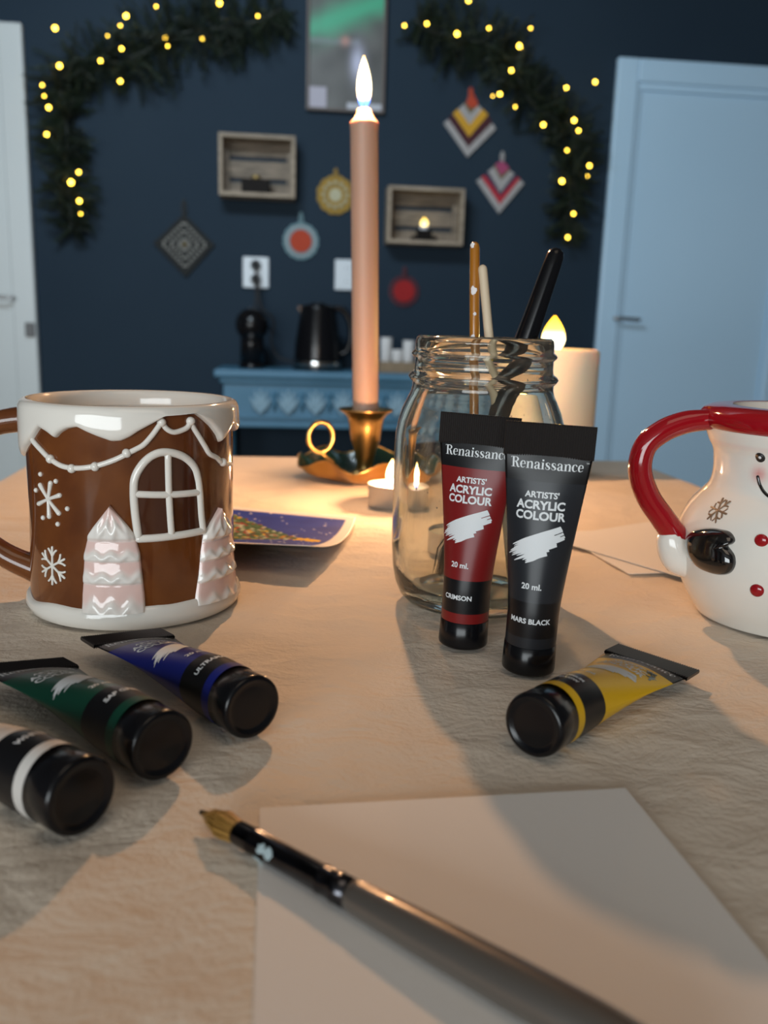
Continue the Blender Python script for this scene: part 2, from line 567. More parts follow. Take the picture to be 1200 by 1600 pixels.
# ================================================================== CANDLES
def lamp(name, parent, z, watts, col, size):
    l = bpy.data.lights.new(name, 'POINT'); l.energy = watts; l.color = col; l.shadow_soft_size = size; l.cycles.is_caustics_light = True
    o = bpy.data.objects.new(name, l); C.objects.link(o); o.parent = parent; o.location = (0, 0, z)
    return o


FL = flame_mat('candle_flame', [(0, (.02, .10, .9)), (.14, (.05, .18, 1.)), (.24, (.9, .6, .35)), (.45, (1, .82, .5)), (.85, (1, .75, .35)), (1., (1., .5, .12))], 3.4)
WARM = (1.0, .53, .25)


def flame_shape(h, r, z0):
    pr = [(0, 0), (.45, .04), (.72, .12), (.92, .24), (1, .36), (.95, .5), (.8, .64), (.56, .78), (.3, .9), (.1, .98), (0, 1)]
    return [(a * r, z0 + c * h) for a, c in pr]


# taper candle in the chamber stick
cc = onz(572, 741)
CX, CY = cc.x, .80
CX = ony(572, 640, CY).x
ct = ony(570, 170, CY)
hold_z = ony(572, 640, CY).z
ch = thing('chamber_candlestick', 'brass chamber candlestick with green enamel dish and ring handle holding the tall candle', 'candlestick', (CX, CY, T))
def dish_fn(a, r, z):
    k = sstep(.03, .06, r)
    return r * (1 + .055 * k * cos(7 * a + .8)), z + .0045 * k * cos(7 * a + .8 + pi) * (1 if r > .03 else 0)
hz_ = hold_z - T
outer = [(0, .0012), (.030, .0012), (.036, .003), (.047, .008), (.056, .0135), (.0620, .0195), (.0630, .0205)]
obj('dish', lathe(outer, 84, fn=dish_fn), M_brass, ch)
inner = [(.0630, .0206), (.0612, .0200), (.0550, .0155), (.046, .0098), (.036, .0050), (.030, .0034), (.0, .0034)]
obj('dish_enamel', lathe(inner, 84, fn=dish_fn), M_green, ch, label='dark green enamel inside of the dish')
obj('rim_edge', tube([(.0632 * (1 + .055 * cos(7 * a + .8)) * sin(a), -.0632 * (1 + .055 * cos(7 * a + .8)) * cos(a), .0206 - .0045 * cos(7 * a + .8)) for a in [2 * pi * k / 84 for k in range(84)]], .0009, 6, closed=True), M_brass, ch)
sp_ = [(.0, .0036), (.0155, .0036), (.0158, .006), (.0125, .0085), (.0085, .010), (.0078, .013), (.0082, .018), (.0100, .027), (.0135, .038),
       (.0155, .050), (.0165, .0575), (.0195, hz_ - .004), (.0240, hz_ - .0012), (.0255, hz_), (.0250, hz_ + .0008), (.0200, hz_ - .0012), (.0130, hz_ - .004), (.0128, hz_ - .018), (0, hz_ - .018)]
obj('candle_socket', lathe(sp_, 40), M_brass, ch)
rp = onz(503, 715, .03)
ringc = Vector((ony(502, 682, CY).x - CX, -.006, ony(502, 682, CY).z - T))
rr = .0118
obj('ring_handle', tube([ringc + Vector((rr * .93 * cos(a), .35 * rr * cos(a), rr * 1.18 * sin(a))) for a in [2 * pi * k / 40 for k in range(40)]], [.0024] * 40, 10, closed=True), M_brass, ch)
obj('handle_stem', tube(smooth_path([ringc + Vector((0, 0, -rr * 1.18)), ringc + Vector((.004, 0, -.0175)), ringc + Vector((.012, .004, -.024))], 5), [.0026, .002, .0022], 8), M_brass, ch)

cd_h = ct.z - hold_z
cn = thing('taper_candle', 'tall lit peach taper candle standing in the brass candlestick', 'candle', (CX, CY, hold_z - .0175), 0)
# the candle leans a hair, as in the photo
lean = (ct.x - CX) / cd_h
cn.rotation_euler = (0, math.atan(lean), 0)
z1 = cd_h + .0175
obj('wax', lathe([(0, 0), (.0118, 0), (.0119, .02), (.0121, z1 - .020), (.0125, z1 - .0125), (.0124, z1 - .0115), (.0098, z1 - .0085), (.0072, z1 - .005), (.0060, z1 - .001), (.0052, z1), (.003, z1 - .0008), (0, z1 - .001)], 40), M_wax, cn)
obj('wick', tube([(0, 0, z1 - .001), (.0002, 0, z1 + .006), (.0012, 0, z1 + .0095)], .0007, 8), M_wick, cn)
obj('flame', lathe(flame_shape(.042, .0064, z1 + .0005), 24), FL, cn)
lamp('candle_glow', cn, z1 + .036, 6.4, WARM, .006)

# tealights
def tealight(loc, label, lit):
    t = thing('tealight', label, 'candle', loc, 0)
    obj('cup', lathe([(0, 0), (.0185, 0), (.0190, .0006), (.0190, .0170), (.0194, .0174), (.0190, .0176), (.0186, .0168), (.0184, .0125), (0, .0125)], 40), M_alu, t)
    obj('wax', lathe([(0, .012), (.0183, .012), (.0183, .0148), (.016, .0145), (0, .0142)], 36), M_tea, t)
    obj('wick', tube([(0, 0, .0142), (.0004, 0, .021)], .0007, 8), M_wick, t)
    if lit:
        obj('flame', lathe(flame_shape(.022, .0050, .0158), 20), FL, t)
        lamp('tealight_glow', t, .028, 1.0, WARM, .005)
    return t


q = onz(611, 789)
tl = tealight((q.x, q.y, T), 'lit tealight in a metal cup behind the left edge of the glass jar', True)
q = onz(706, 880)
tealight((.0435, .530, T), 'unlit tealight seen through the glass jar, behind the brush bristles', False)

# LED pillar
PX = ony(864, 540, .885).x
pz = ony(900, 546, .86).z - T
pl = thing('pillar_candle', 'wide ivory pillar candle with a glowing yellow artificial flame at the far table edge', 'candle', (PX, .885, T))
pr_ = ony(932, 600, .885).x - PX
obj('wax_body', lathe([(0, 0), (pr_ - .002, 0), (pr_, .002), (pr_, pz - .003), (pr_ - .003, pz), (pr_ - .010, pz - .002), (pr_ - .022, pz - .009), (.008, pz - .012), (0, pz - .012)], 56), M_led, pl)
obj('flame_stem', tube([(0, 0, pz - .013), (0, 0, pz - .002)], .002, 8), M_led, pl)
LEDF = flame_mat('led_flame', [(0, (1, .70, .25)), (.35, (1, .85, .5)), (.62, (1, .62, .05)), (1, (.9, .42, .01))], 3.2)
obj('flame', lathe(flame_shape(.036, .0115, pz - .004), 24), LEDF, pl)
lamp('pillar_glow', pl, pz + .008, .7, (1, .62, .16), .006)

# ================================================================== GLASS JAR AND ITS TOOLS
JX, JY = .0480, .4430
jar = thing('glass_jar', 'clear glass mason jar with threaded neck holding brushes, behind the two standing paint tubes', 'jar', (JX, JY, T))
jo = [(0, .0035), (.024, .0030), (.0290, .0004), (.0320, 0), (.0355, .0010), (.0388, .0045), (.0412, .0105), (.0427, .019), (.0434, .029), (.0436, .045), (.0436, .078), (.0433, .086),
      (.0422, .0925), (.0402, .0985), (.0378, .1035), (.0361, .1070), (.0355, .1095), (.0356, .1115), (.0370, .1128), (.0378, .1142), (.0370, .1156), (.0352, .1168), (.0348, .119),
      (.0348, .1232), (.0360, .1242), (.0366, .1252), (.0360, .1262), (.0347, .1272), (.0346, .1310), (.0342, .1330), (.0330, .1340)]
ji = [(.0318, .1330), (.0315, .128), (.0316, .113), (.0322, .1085), (.0338, .1045), (.0366, .0985), (.0390, .0920), (.0402, .086), (.0406, .078), (.0406, .045), (.0404, .030), (.0396, .020), (.0378, .0130), (.0345, .0085), (.028, .0065), (0, .0060)]
jo = [(r, z * 1.025) for r, z in jo]; ji = [(r, z * 1.025) for r, z in ji]
jg = obj('glass', lathe(jo + ji, 96), M_glass, jar)
# dried mist and droplets inside the far wall of the jar (tiny clinging drops)
rng = random.Random(3)
parts = []
for k in range(240):
    a = rng.uniform(0, 2 * pi); z = rng.choice([rng.gauss(.1145, .0012), rng.uniform(.03, .1), rng.gauss(.08, .012)])
    if not .012 < z < .128: continue
    R = interp([z_ for r_, z_ in ji[::-1]], [r_ for r_, z_ in ji[::-1]], z)
    rd = rng.uniform(.00018, .00055)
    parts.append(ball(((R - .0001) * sin(a), -(R - .0001) * cos(a), z), rd, 6))
M_drop = mat('water_drop', (.9, .92, .95), .05, trans=1., ior=1.33)
obj('water_drops', join(*parts), M_drop, jar, kind='stuff')

def tool(name, label, tip, top, parent=None):
    """empty whose z axis runs from tip to the handle end"""
    d = (top - tip).normalized()
    mw = Matrix.Translation(tip) @ d.to_track_quat('Z', 'Y').to_matrix().to_4x4()
    return thing(name, label, 'paintbrush', mw=mw), (top - tip).length


M_amber = mat('amber_lacquer', (.36, .135, .012), .22, coat=.6)
M_rawwood = mottle(mat('raw_wood', (.6, .48, .33), .6), (.56, .45, .31), (.66, .54, .39), 50, stretch=(1, 1, .05))
M_bris = mat('black_bristle', (.012, .009, .008), .5)
M_gold = mat('gold_ferrule', (.7, .5, .2), .3, 1.)
M_splat = mat('dried_white_paint', (.75, .72, .72), .6)
top = ony(742, 378, .452)
br, L = tool('paintbrush', 'amber lacquered brush handle with white paint splashes, leftmost in the jar', Vector((.047, .426, T + .010)), top)
obj('handle', lathe([(0, L), (.0012, L - .0002), (.0021, L - .0012), (.0025, L - .003), (.0026, L - .02), (.0024, L - .06), (.0023, .075), (.0026, .05), (.0024, .035), (0, .035)], 20), M_amber, br)
obj('ferrule', lathe([(0, .018), (.0023, .018), (.0025, .022), (.0027, .036), (.0024, .037), (0, .037)], 18), M_gold, br)
obj('bristles', lathe([(0, 0), (.0008, .003), (.002, .010), (.0022, .019), (0, .019)], 14), M_bris, br)
dB = (top - Vector((.047, .426, T + .010))).normalized()
qi = dB.to_track_quat('Z', 'Y').inverted()
def splat(parent, qinv, L, zb, du, sz, tall, seed):
    """a flat dab on the camera side of a thin round handle"""
    loc = qinv @ Vector((0, -1, .1)); loc.z = 0; loc.normalize()
    a0 = math.atan2(loc.x, -loc.y) + du
    rg = random.Random(seed); pts = []
    n = 14
    for k in range(n):
        a = 2 * pi * k / n; r = rg.uniform(.7, 1.15)
        aa = a0 + sz * r * cos(a); z = zb + tall * r * sin(a)
        pts.append(Vector((.00272 * sin(aa), -.00272 * cos(aa), z)))
    c = Vector((.0031 * sin(a0), -.0031 * cos(a0), zb))
    return obj('paint_splash', ([c] + pts, [(0, 1 + k, 1 + (k + 1) % n) for k in range(n)]), M_splat, parent)
for zb, du, s_, t_, sd in ((L - .0022, -.6, .5, .0014, 1), (L - .0245, -.3, .6, .0024, 2), (L - .036, -.05, .35, .0009, 3), (L - .048, -.35, .45, .0024, 4)):
    splat(br, qi, L, zb, du, s_, t_, sd)
top = ony(753, 408, .448)
stw, L = tool('wooden_stick', 'thin flat raw wooden stir stick standing in the jar', Vector((.070, .447, T + .0085)), top)
stw['category'] = 'stick'
obj('stick', grid(1, 1, lambda a, b: (0, 0, 0)) if 0 else xf(join(tube([(0, 0, 0), (0, 0, L - .004)], [.0022, .0023], 14, round_ends=True)), Matrix.Identity(4)), M_rawwood, stw)
top = ony(872, 388, .454)
tip = Vector((.0320, .4420, T + .012))
bb, L = tool('paintbrush', 'fat black brush handle leaning to the right in the jar', tip, top)
obj('handle', lathe([(0, L), (.0020, L - .0003), (.0036, L - .0016), (.0044, L - .004), (.0047, L - .010), (.0052, L - .03), (.0060, L - .055), (.0062, L - .068), (.0056, L - .085), (.0044, L - .105), (.0036, L - .118), (.0034, .062), (0, .062)], 28), M_black, bb)
obj('ferrule', lathe([(0, .026), (.0040, .026), (.0042, .030), (.0040, .062), (.0034, .064), (0, .064)], 20), M_blackm, bb)
parts = []
rng = random.Random(11)
for k in range(110):
    a = rng.uniform(0, 2 * pi); r0 = .0036 * sqrt(rng.random()); r1 = r0 * rng.uniform(1.1, 2.0)
    parts.append(tube([(r0 * cos(a), r0 * sin(a), .028), (r1 * cos(a) * 1.1, r1 * sin(a) * 1.1, .014), (r1 * cos(a) * .8, r1 * sin(a) * .8, rng.uniform(-.001, .004))], [.0003, .00025, .0001], 4))
obj('bristles', join(*parts), M_bris, bb, kind='stuff')

# ================================================================== PAINT TUBES
TL = .1045
ZB = [.0125, .0170, .0320, .0810, .0915, TL]      # cap | ring | band | colour | band | crimp
TR = .0107


def tube_wt(z):
    s = max(0., min(1., (z - .026) / (.0925 - .026)))
    return TR + (.0178 - TR) * s ** 1.15, TR * (1 - s) ** .85 + .0007, s


def tube_pt(u, z, off=0.):
    """u: distance round the tube from the front centre line"""
    wd, th, s = tube_wt(z)
    phi = u / TR
    ph = (phi + pi) % (2 * pi) - pi
    tri = (ph / (pi / 2)) if abs(ph) <= pi / 2 else (2 - abs(ph) / (pi / 2)) * (1 if ph > 0 else -1)
    sx = (1 - s) * sin(ph) + s * tri
    c = cos(ph)
    yy = c
    return Vector((wd * sx + off * sin(ph) * (1 - s), -(th * yy) - off * (1 if c >= 0 else -1) * max(.25, abs(c)), z))


M_pr_black = mat('black_tube_print', (.006, .006, .007), .34, spec=.3)
M_crimp = mat('brownish_black_crimp', (.016, .013, .012), .38)
def make_tube(kind, colour, mname, label, lines, mw, dark=False, mark=True):
    mc = mat(mname, colour, .34, spec=.3)
    t = thing('paint_tube', label, 'paint tube', mw=mw, group='acrylic paint tubes on the tablecloth')
    # cap
    obj('cap', lathe([(0, .0010), (.0070, .0010), (.0082, .0012), (.0092, .0002), (.0100, 0), (.0110, .0008), (.0112, .0018), (.0109, ZB[0] - .0004), (.0105, ZB[0]), (0, ZB[0])], 48), M_black, t)
    N = 64
    def part(z0, z1, rows, m, nm, lb=None):
        V, F = [], []
        for j in range(rows + 1):
            z = z0 + (z1 - z0) * j / rows
            for k in range(N): V.append(tube_pt(2 * pi * TR * (k / N), z))
        for j in range(rows):
            for k in range(N): F.append((j * N + k, j * N + (k + 1) % N, (j + 1) * N + (k + 1) % N, (j + 1) * N + k))
        o = obj(nm, (V, F), m, t)
        if lb: o['label'] = lb
        return o
    part(ZB[0], ZB[1], 2, mc, 'colour_ring')
    part(ZB[1], ZB[2], 4, M_pr_black, 'name_band')
    part(ZB[2], ZB[3], 16, mc, 'tube_body')
    part(ZB[3], ZB[4], 6, M_pr_black, 'brand_band')
    # crimp with ribs
    nr = 38; V, F = [], []
    hw = .0182
    for j, z in enumerate((ZB[4] - .0006, ZB[4], TL - .0005, TL)):
        th = (.0003, .0006, .0006, .0004)[j]
        for k in range(nr * 2 + 1):
            x = -hw + 2 * hw * k / (nr * 2); y = th + (.0005 if k % 2 else 0)
            V.append(Vector((x, -y, z)))
    n1 = nr * 2 + 1
    for j in range(3):
        for k in range(nr * 2): F.append((j * n1 + k, j * n1 + k + 1, (j + 1) * n1 + k + 1, (j + 1) * n1 + k))
    nV = len(V); V += [Vector((p.x, -p.y, p.z)) for p in V]
    F += [tuple(i + nV for i in reversed(f)) for f in F]
    for j in range(3):
        a, c = j * n1, (j + 1) * n1
        F.append((a, c, c + nV, a + nV)); a += nr * 2; c += nr * 2; F.append((a, a + nV, c + nV, c))
    for k in range(nr * 2): F.append((3 * n1 + k, 3 * n1 + k + 1, 3 * n1 + k + 1 + nV, 3 * n1 + k + nV))
    obj('crimped_end', (V, F), M_crimp, t, smooth=False)
    # print
    OFF = .00016
    def wrap(vf, u0, z0, nm, m=M_white_print):
        V = [tube_pt(u0 + p.x, z0 + p.y, OFF) for p in vf[0]]
        return obj(nm, (V, vf[1]), m, t, smooth=False)
    wrap(serif('Renaissance', .0058), 0, .0878, 'brand_lettering')
    wrap(sans('TM', .0009), .0153, .0896, 'trademark_lettering')
    wrap(sans("ARTISTS'", .0034, .00010), -.0008, .0757, 'lettering')
    wrap(sans('ACRYLIC', .0047, .00017), -.001, .0715, 'lettering')
    wrap(sans('COLOUR', .0047, .00017), -.001, .0672, 'lettering')
    wrap(sans('20 ml.', .0033, .00009), -.0015, .0385, 'lettering')
    if isinstance(lines, str): lines = [lines]
    for i, ln in enumerate(lines):
        wrap(sans(ln, .0030 if len(lines) == 1 else .0022, .00009), -.0010, .0242 - (i - (len(lines) - 1) / 2) * .0030, 'name_lettering')
    # brush stroke mark
    rg = random.Random(5); ps = []
    ns = 13
    for k in range(ns):
        c = (k / (ns - 1) - .5)
        l0 = -.0112 + rg.uniform(0, .004) + abs(c) * .004 + (c < -.1) * .001
        l1 = .0105 - rg.uniform(0, .004) - (c < 0) * abs(c) * .012
        hgt = c * .0080
        pts = [(l0, hgt - .0005), ((l0 * 2 + l1) / 3, hgt), ((l0 + 2 * l1) / 3, hgt + .0004), (l1, hgt + .0003)]
        ps.append(ribbon2d(pts, [.0002, .0012, .0011, .0010], 6))
    st = xf(join(*ps), Matrix.Diagonal((1.38, 1.0, 1.0, 1.0)) @ Matrix.Rotation(radians(30), 4, 'Z'))
    wrap(st, -.0012, .0546, 'brush_stroke_mark')
    return t


def standing(px, py, yaw, leanx=0., leany=0.):
    p = onz(px, py)
    p = Vector((p.x, p.y + .0110, T))
    return Matrix.Translation(p) @ Matrix.Rotation(leany, 4, 'X') @ Matrix.Rotation(leanx, 4, 'Y') @ Matrix.Rotation(yaw, 4, 'Z')


def lying(cap, head, spin=0., hc=.0112):
    """cap, head: table points of the cap end and of the crimp"""
    a = (head - cap); a.normalize()
    n = Vector((0, 0, 1)); x = a.cross(n).normalized(); n = x.cross(a).normalized()
    Mx = Matrix(((x.x, -n.x, a.x), (x.y, -n.y, a.y), (x.z, -n.z, a.z))).to_4x4()
    return Matrix.Translation(cap) @ Mx @ Matrix.Rotation(spin, 4, 'Z')


make_tube('crimson', (.17, .010, .010), 'crimson_print', 'crimson acrylic paint tube standing on its cap, left of the black one', 'CRIMSON', standing(726, 1018, radians(-22), radians(1.6), radians(-1.0)))
make_tube('black', (.016, .018, .022), 'mars_black_print', 'black acrylic paint tube standing on its cap in front of the jar', 'MARS BLACK', standing(831, 1060, radians(-12), radians(1.6), radians(-.5)))
def lie(px, py, hpx, hpy, hz, spin, cz=.0112):
    cap = onz(px, py, cz); head = onz(hpx, hpy, hz)
    return lying(cap, head, spin)
make_tube('yellow', (.72, .42, .006), 'yellow_print', 'yellow acrylic paint tube lying on its side beside the black tube', ['CADMIUM', 'YELLOW'], lie(832, 1134, 1022, 1031, .006, radians(3)))
make_tube('blue', (.010, .016, .16), 'blue_print', 'ultramarine blue paint tube lying in front of the gingerbread mug', 'ULTRAMARINE', lie(396, 1106, 184, 987, .007, radians(6)))
make_tube('green', (.006, .05, .030), 'green_print', 'dark green paint tube lying between the blue and the white tubes', 'SAP GREEN', lie(256, 1166, 20, 1030, .007, radians(10)))
make_tube('white', (.60, .58, .55), 'white_ring_print', 'paint tube with a white ring at the left edge, nearest to the camera', 'WHITE', lie(130, 1245, -160, 1105, .007, radians(6)))

# dark paint smears on the yellow tube
yt = [o for o in C.objects if o.get('label', '').startswith('yellow acrylic')][0]
rg = random.Random(12)
for (u0, zc0) in ((.0085, .0765), (.0105, .0725)):
    pts = []
    for k in range(16):
        a = 2 * pi * k / 16; r = rg.uniform(.35, 1.15)
        pts.append(tube_pt(u0 + .0024 * r * cos(a), zc0 + .0034 * r * sin(a), .0002))
    obj('paint_smear', ([tube_pt(u0, zc0, .0003)] + pts, [(0, 1 + k, 1 + (k + 1) % 16) for k in range(16)]), M_green, yt, label='dark green paint smear')
# ================================================================== GINGERBREAD MUG
MX, MY = -.1262, .4265
MR = 0.0505


def gR(z):
    return interp([0, .02, .05, .08, .11], [.0512, .0503, .0494, .0497, .0500], z)


def mug_hit(px, py, cx, cy, Rf):
    """where the pixel's ray meets the mug: angle (0 towards the camera) and height above the table"""
    r = ray(px, py); o = CAM - Vector((cx, cy, T))
    t = (cy - .075) / r.y
    for _ in range(4000):
        p = o + r * t
        if p.x * p.x + p.y * p.y <= Rf(p.z) ** 2: break
        t += .00006 / r.y
        if t * r.y > cy + .01:
            p = o + r * t
            # silhouette: use the nearest point sideways
            break
    return math.atan2(p.x, -p.y), p.z


def gh(px, py): return mug_hit(px, py, MX, MY, gR)


def on_surf(Rf, a, z, off=0.): return Vector(((Rf(z) + off) * sin(a), -(Rf(z) + off) * cos(a), z))


gm = thing('gingerbread_mug', 'brown gingerbread house mug with white icing rim at the left', 'mug', (MX, MY, T))
GH = .1030
# body: outside wall, inside, floor
prof = [(0, .003), (.040, .003), (.044, .0005)] + [(gR(z) - .0003, z) for z in [.0015, .004, .01, .02, .03, .04, .05, .06, .07, .08, .088, .094, .099]]
obj('body', lathe(prof, 96), M_brown, gm)
obj('inside_glaze', lathe([(.0475, .0965), (.0458, .095), (.0455, .085), (.0450, .04), (.0440, .015), (.040, .010), (0, .009)], 96), M_ceramic, gm, label='white glazed inside of the mug')
# icing: drips given by pixel outline, then wavy round the back
ice = [(40, 706), (46, 695), (53, 685), (65, 667), (77, 675), (89, 685), (95, 677), (107, 670), (123, 667), (137, 675), (153, 682), (175, 690), (190, 689), (203, 683), (216, 674), (240, 660), (255, 650), (279, 648), (301, 645), (311, 652), (327, 666), (338, 681), (341, 692), (347, 685), (357, 664), (364, 674), (369, 668)]
ia = [gh(*p) for p in ice]
A_, Z_ = [], []
for a, z in ia:
    if not A_ or a > A_[-1] + .004: A_.append(a); Z_.append(z)
a0, a1 = A_[0], A_[-1]
nb = 14
for k in range(1, nb):
    t = k / nb
    A_.append(a1 + (2 * pi + a0 - a1) * t); Z_.append(Z_[len(ia) - 1 if len(Z_) > len(ia) else -1] * 0 + (Z_[0] * t + ia[-1][1] * (1 - t)) + .005 * sin(k * 2.3))
A_.append(2 * pi + a0); Z_.append(Z_[0])


def ice_edge(a):
    while a < a0: a += 2 * pi
    while a >= a0 + 2 * pi: a -= 2 * pi
    return interp(A_, Z_, a)


def icing():
    N = 288; V, F = [], []
    for k in range(N):
        a = 2 * pi * k / N
        ze = (ice_edge(a - .012) + 2 * ice_edge(a) + ice_edge(a + .012)) / 4
        rows = []
        top = GH - .003
        bulge = .0008 * noise.noise(Vector((cos(a) * 2.4, sin(a) * 2.4, 4.0)))
        for s, off in ((0, -.0006), (.02, .0009), (.06, .0019), (.14, .0026), (.28, .0029), (.5, .0027), (.75, .0026), (1, .0022)):
            z = ze + (top - ze) * s
            rows.append((gR(z) + off + bulge * sstep(0, .3, s), z))
        R = gR(GH)
        rows += [(R + .0012, GH - .0010), (R - .0004, GH - .0001), (R - .0020, GH), (R - .0034, GH - .0008), (R - .0043, GH - .0030), (R - .0046, GH - .008)]
        for r, z in rows: V.append(Vector((r * sin(a), -r * cos(a), z)))
        nr_ = len(rows)
    for k in range(N):
        k2 = (k + 1) % N
        for j in range(nr_ - 1): F.append((k * nr_ + j, k2 * nr_ + j, k2 * nr_ + j + 1, k * nr_ + j + 1))
    return V, F


obj('icing_rim', icing(), M_ceramic, gm, label='thick white dripping icing round the rim')
# white snow foot
bs = [gh(52, 934), gh(70, 941), gh(126, 949), gh(180, 952), gh(248, 943), gh(299, 938), gh(340, 928), gh(368, 910)]
def foot():
    N = 200; V, F = [], []
    for k in range(N):
        a = 2 * pi * k / N; aa = a if a < pi else a - 2 * pi
        zt = interp([b[0] for b in bs], [b[1] for b in bs], aa) + .0006 * sin(9 * a)
        rows = [(.046, .0004), (.0500, 0), (.0518, .0012), (.0527, .0035), (.0529, zt * .5), (.0524, zt * .8), (.0514, zt * .96), (.0496, zt)]
        for r, z in rows: V.append(Vector((r * sin(a), -r * cos(a), z)))
    n = 8
    for k in range(N):
        k2 = (k + 1) % N
        for j in range(n - 1): F.append((k * n + j, k2 * n + j, k2 * n + j + 1, k * n + j + 1))
    return V, F
obj('snow_foot', foot(), M_ceramic, gm, label='white snow band round the foot')


def surf_tube(Rf, hits, rad, off=.0002, sub=5, n=10, closed=False):
    P = smooth_path([(a, z, 0) for a, z in hits], sub, closed)
    return tube([on_surf(Rf, p.x, p.y, off) for p in P], rad, n, closed=closed, round_ends=not closed)


# icing string with beads
s1 = [(52, 688), (65, 703), (77, 715), (95, 727), (112, 731), (130, 731), (150, 728), (170, 722), (187, 715), (200, 708), (212, 702), (224, 695), (236, 682), (247, 667), (252, 658)]
s2 = [(252, 658), (259, 669), (270, 675), (282, 673), (293, 667), (297, 657)]
s3 = [(297, 657), (301, 667), (311, 683), (320, 698), (327, 709), (338, 715), (347, 723), (360, 725)]
obj('icing_string', join(*[surf_tube(gR, [gh(*p) for p in s], .00125) for s in (s1, s2, s3)]), M_ceramic, gm)
for p in ((80, 717), (113, 732), (149, 729), (198, 708), (252, 660), (297, 658), (347, 722)):
    a, z = gh(*p); obj('icing_bead', ball(on_surf(gR, a, z, .0004), .0021, 14), M_ceramic, gm)
# window
wo = [(216, 838), (211, 800), (209, 769), (211, 747), (221, 728), (235, 714), (252, 707), (271, 708), (289, 715), (303, 729), (309, 747), (312, 772), (314, 802), (317, 829)]
wb = [(317, 829), (287, 835), (250, 840), (217, 842)]
vm = [(262.5, 710), (264, 772), (268, 834)]; hm = [(211, 772), (264, 773), (311, 769)]
fr = obj('window_frame', join(*[surf_tube(gR, [gh(*p) for p in s], .0019, off=-.0003) for s in (wo, wb)]), M_ceramic, gm)
obj('mullion', surf_tube(gR, [gh(*p) for p in vm], .0017, off=-.0003), M_ceramic, fr)
obj('mullion', surf_tube(gR, [gh(*p) for p in hm], .0017, off=-.0003), M_ceramic, fr)
def patch(quad, nu=8, nv=8, off=.0001):
    """surface patch between pixel corners TL,TR,BR,BL given as (angle,z)"""
    (tl_, tr_, br_, bl_) = quad
    def f(u, v):
        a = (tl_[0] * (1 - u) + tr_[0] * u) * v + (bl_[0] * (1 - u) + br_[0] * u) * (1 - v)
        z = (tl_[1] * (1 - u) + tr_[1] * u) * v + (bl_[1] * (1 - u) + br_[1] * u) * (1 - v)
        return on_surf(gR, a, z, off)
    return grid(nu, nv, f)
for qd in (((225, 724), (261, 712), (262, 768), (213, 770)), ((265, 712), (298, 724), (308, 766), (266, 768)), ((214, 777), (262, 777), (264, 832), (219, 835)), ((268, 777), (310, 775), (313, 825), (270, 831))):
    obj('window_pane', patch([gh(*p) for p in qd]), M_browndark, fr, label='dark brown pane')


# relief trees
def tree(apex, left_b, tiers, nm='iced_tree'):
    az = gh(*apex)
    L_ = [gh(*p) for p in left_b]
    zs = [az[1]] + [z for a, z in L_]; das = [0.0] + [az[0] - a for a, z in L_]
    tz = [gh(apex[0], t)[1] for t in tiers]
    o_ = sorted(zip(zs, das)); zs = [p[0] for p in o_]; das = [p[1] for p in o_]
    z0 = zs[0]; nu, nv = 36, 90; V, cols = [], []
    for j in range(nv + 1):
        z = z0 + (az[1] + .0005 - z0) * j / nv
        hw = interp(zs, das, z)
        # position inside the tier: 0 at its lower edge .. 1 at its top
        lo = max([t for t in tz if t <= z] + [z0 - .004]); hi = min([t for t in tz if t > z] + [az[1] + .002])
        s = (z - lo) / (hi - lo)
        for i in range(nu + 1):
            u = -1 + 2 * i / nu
            wv = .10 * sin(u * 11 + lo * 900)
            ss = s + wv
            lip = math.exp(-((ss - .30) / .16) ** 2)
            cut = sstep(.0, .12, s)
            dep = (.0008 + .0022 * sqrt(max(0, 1 - u * u))) * (.75 + .35 * (1 - s)) * (.55 + .45 * cut) + .0012 * lip * sqrt(max(0, 1 - u * u))
            if abs(u) > .98 or j == nv: dep = -.0004
            V.append(on_surf(gR, az[0] + u * hw, z, dep))
            pk = (1 - lip) * sstep(.25, .75, ss) * .55 + .30 * (1 - cut)
            cols.append((.80 - .10 * pk, .76 - .42 * pk, .71 - .42 * pk))
    F = [(j * (nu + 1) + i, j * (nu + 1) + i + 1, (j + 1) * (nu + 1) + i + 1, (j + 1) * (nu + 1) + i) for j in range(nv) for i in range(nu)]
    o = obj(nm, (V, F), M_tree, gm, label='tiered pink and white iced tree')
    vcol(o, cols)


tree((172, 790), [(147, 821), (138, 835), (132, 863), (131, 891), (129, 929), (129, 954)], [846, 878, 913])
tree((341, 794), [(328, 817), (318, 835), (314, 863), (311, 898), (306, 929), (304, 946)], [840, 870, 902])
# snowflakes
c0 = gh(75, 780)
for e in ((63, 758), (79, 755), (93, 774), (61, 787), (77, 807), (92, 802)):
    h_ = gh(*e)
    obj('snowflake_arm', surf_tube(gR, [c0, ((c0[0] + h_[0]) / 2, (c0[1] + h_[1]) / 2), h_], [.0007, .0009, .0012], sub=3, off=-.0001), M_ceramic, gm)
for e in ((63, 741), (87, 752), (56, 766), (105, 795), (90, 819), (67, 809)):
    a, z = gh(*e); obj('icing_dot', ball(on_surf(gR, a, z, -.0002), .0012, 10), M_ceramic, gm)
c1 = gh(82, 884); ps = []
for k in range(6):
    an = k * pi / 3 + .5; Rr = .0088
    P_ = lambda s, d=0.: (c1[0] + (s * cos(an + d)) * Rr / .05, c1[1] + s * sin(an + d) * Rr)
    ps.append(surf_tube(gR, [P_(0), P_(.5), P_(1)], .0006, sub=3, off=0, n=8))
    for sgn in (-1, 1): ps.append(surf_tube(gR, [P_(.5), P_(.75, sgn * .2), P_(.92, sgn * .33)], .00055, sub=3, off=0, n=8))
obj('snowflake', join(*ps), M_ceramic, gm)
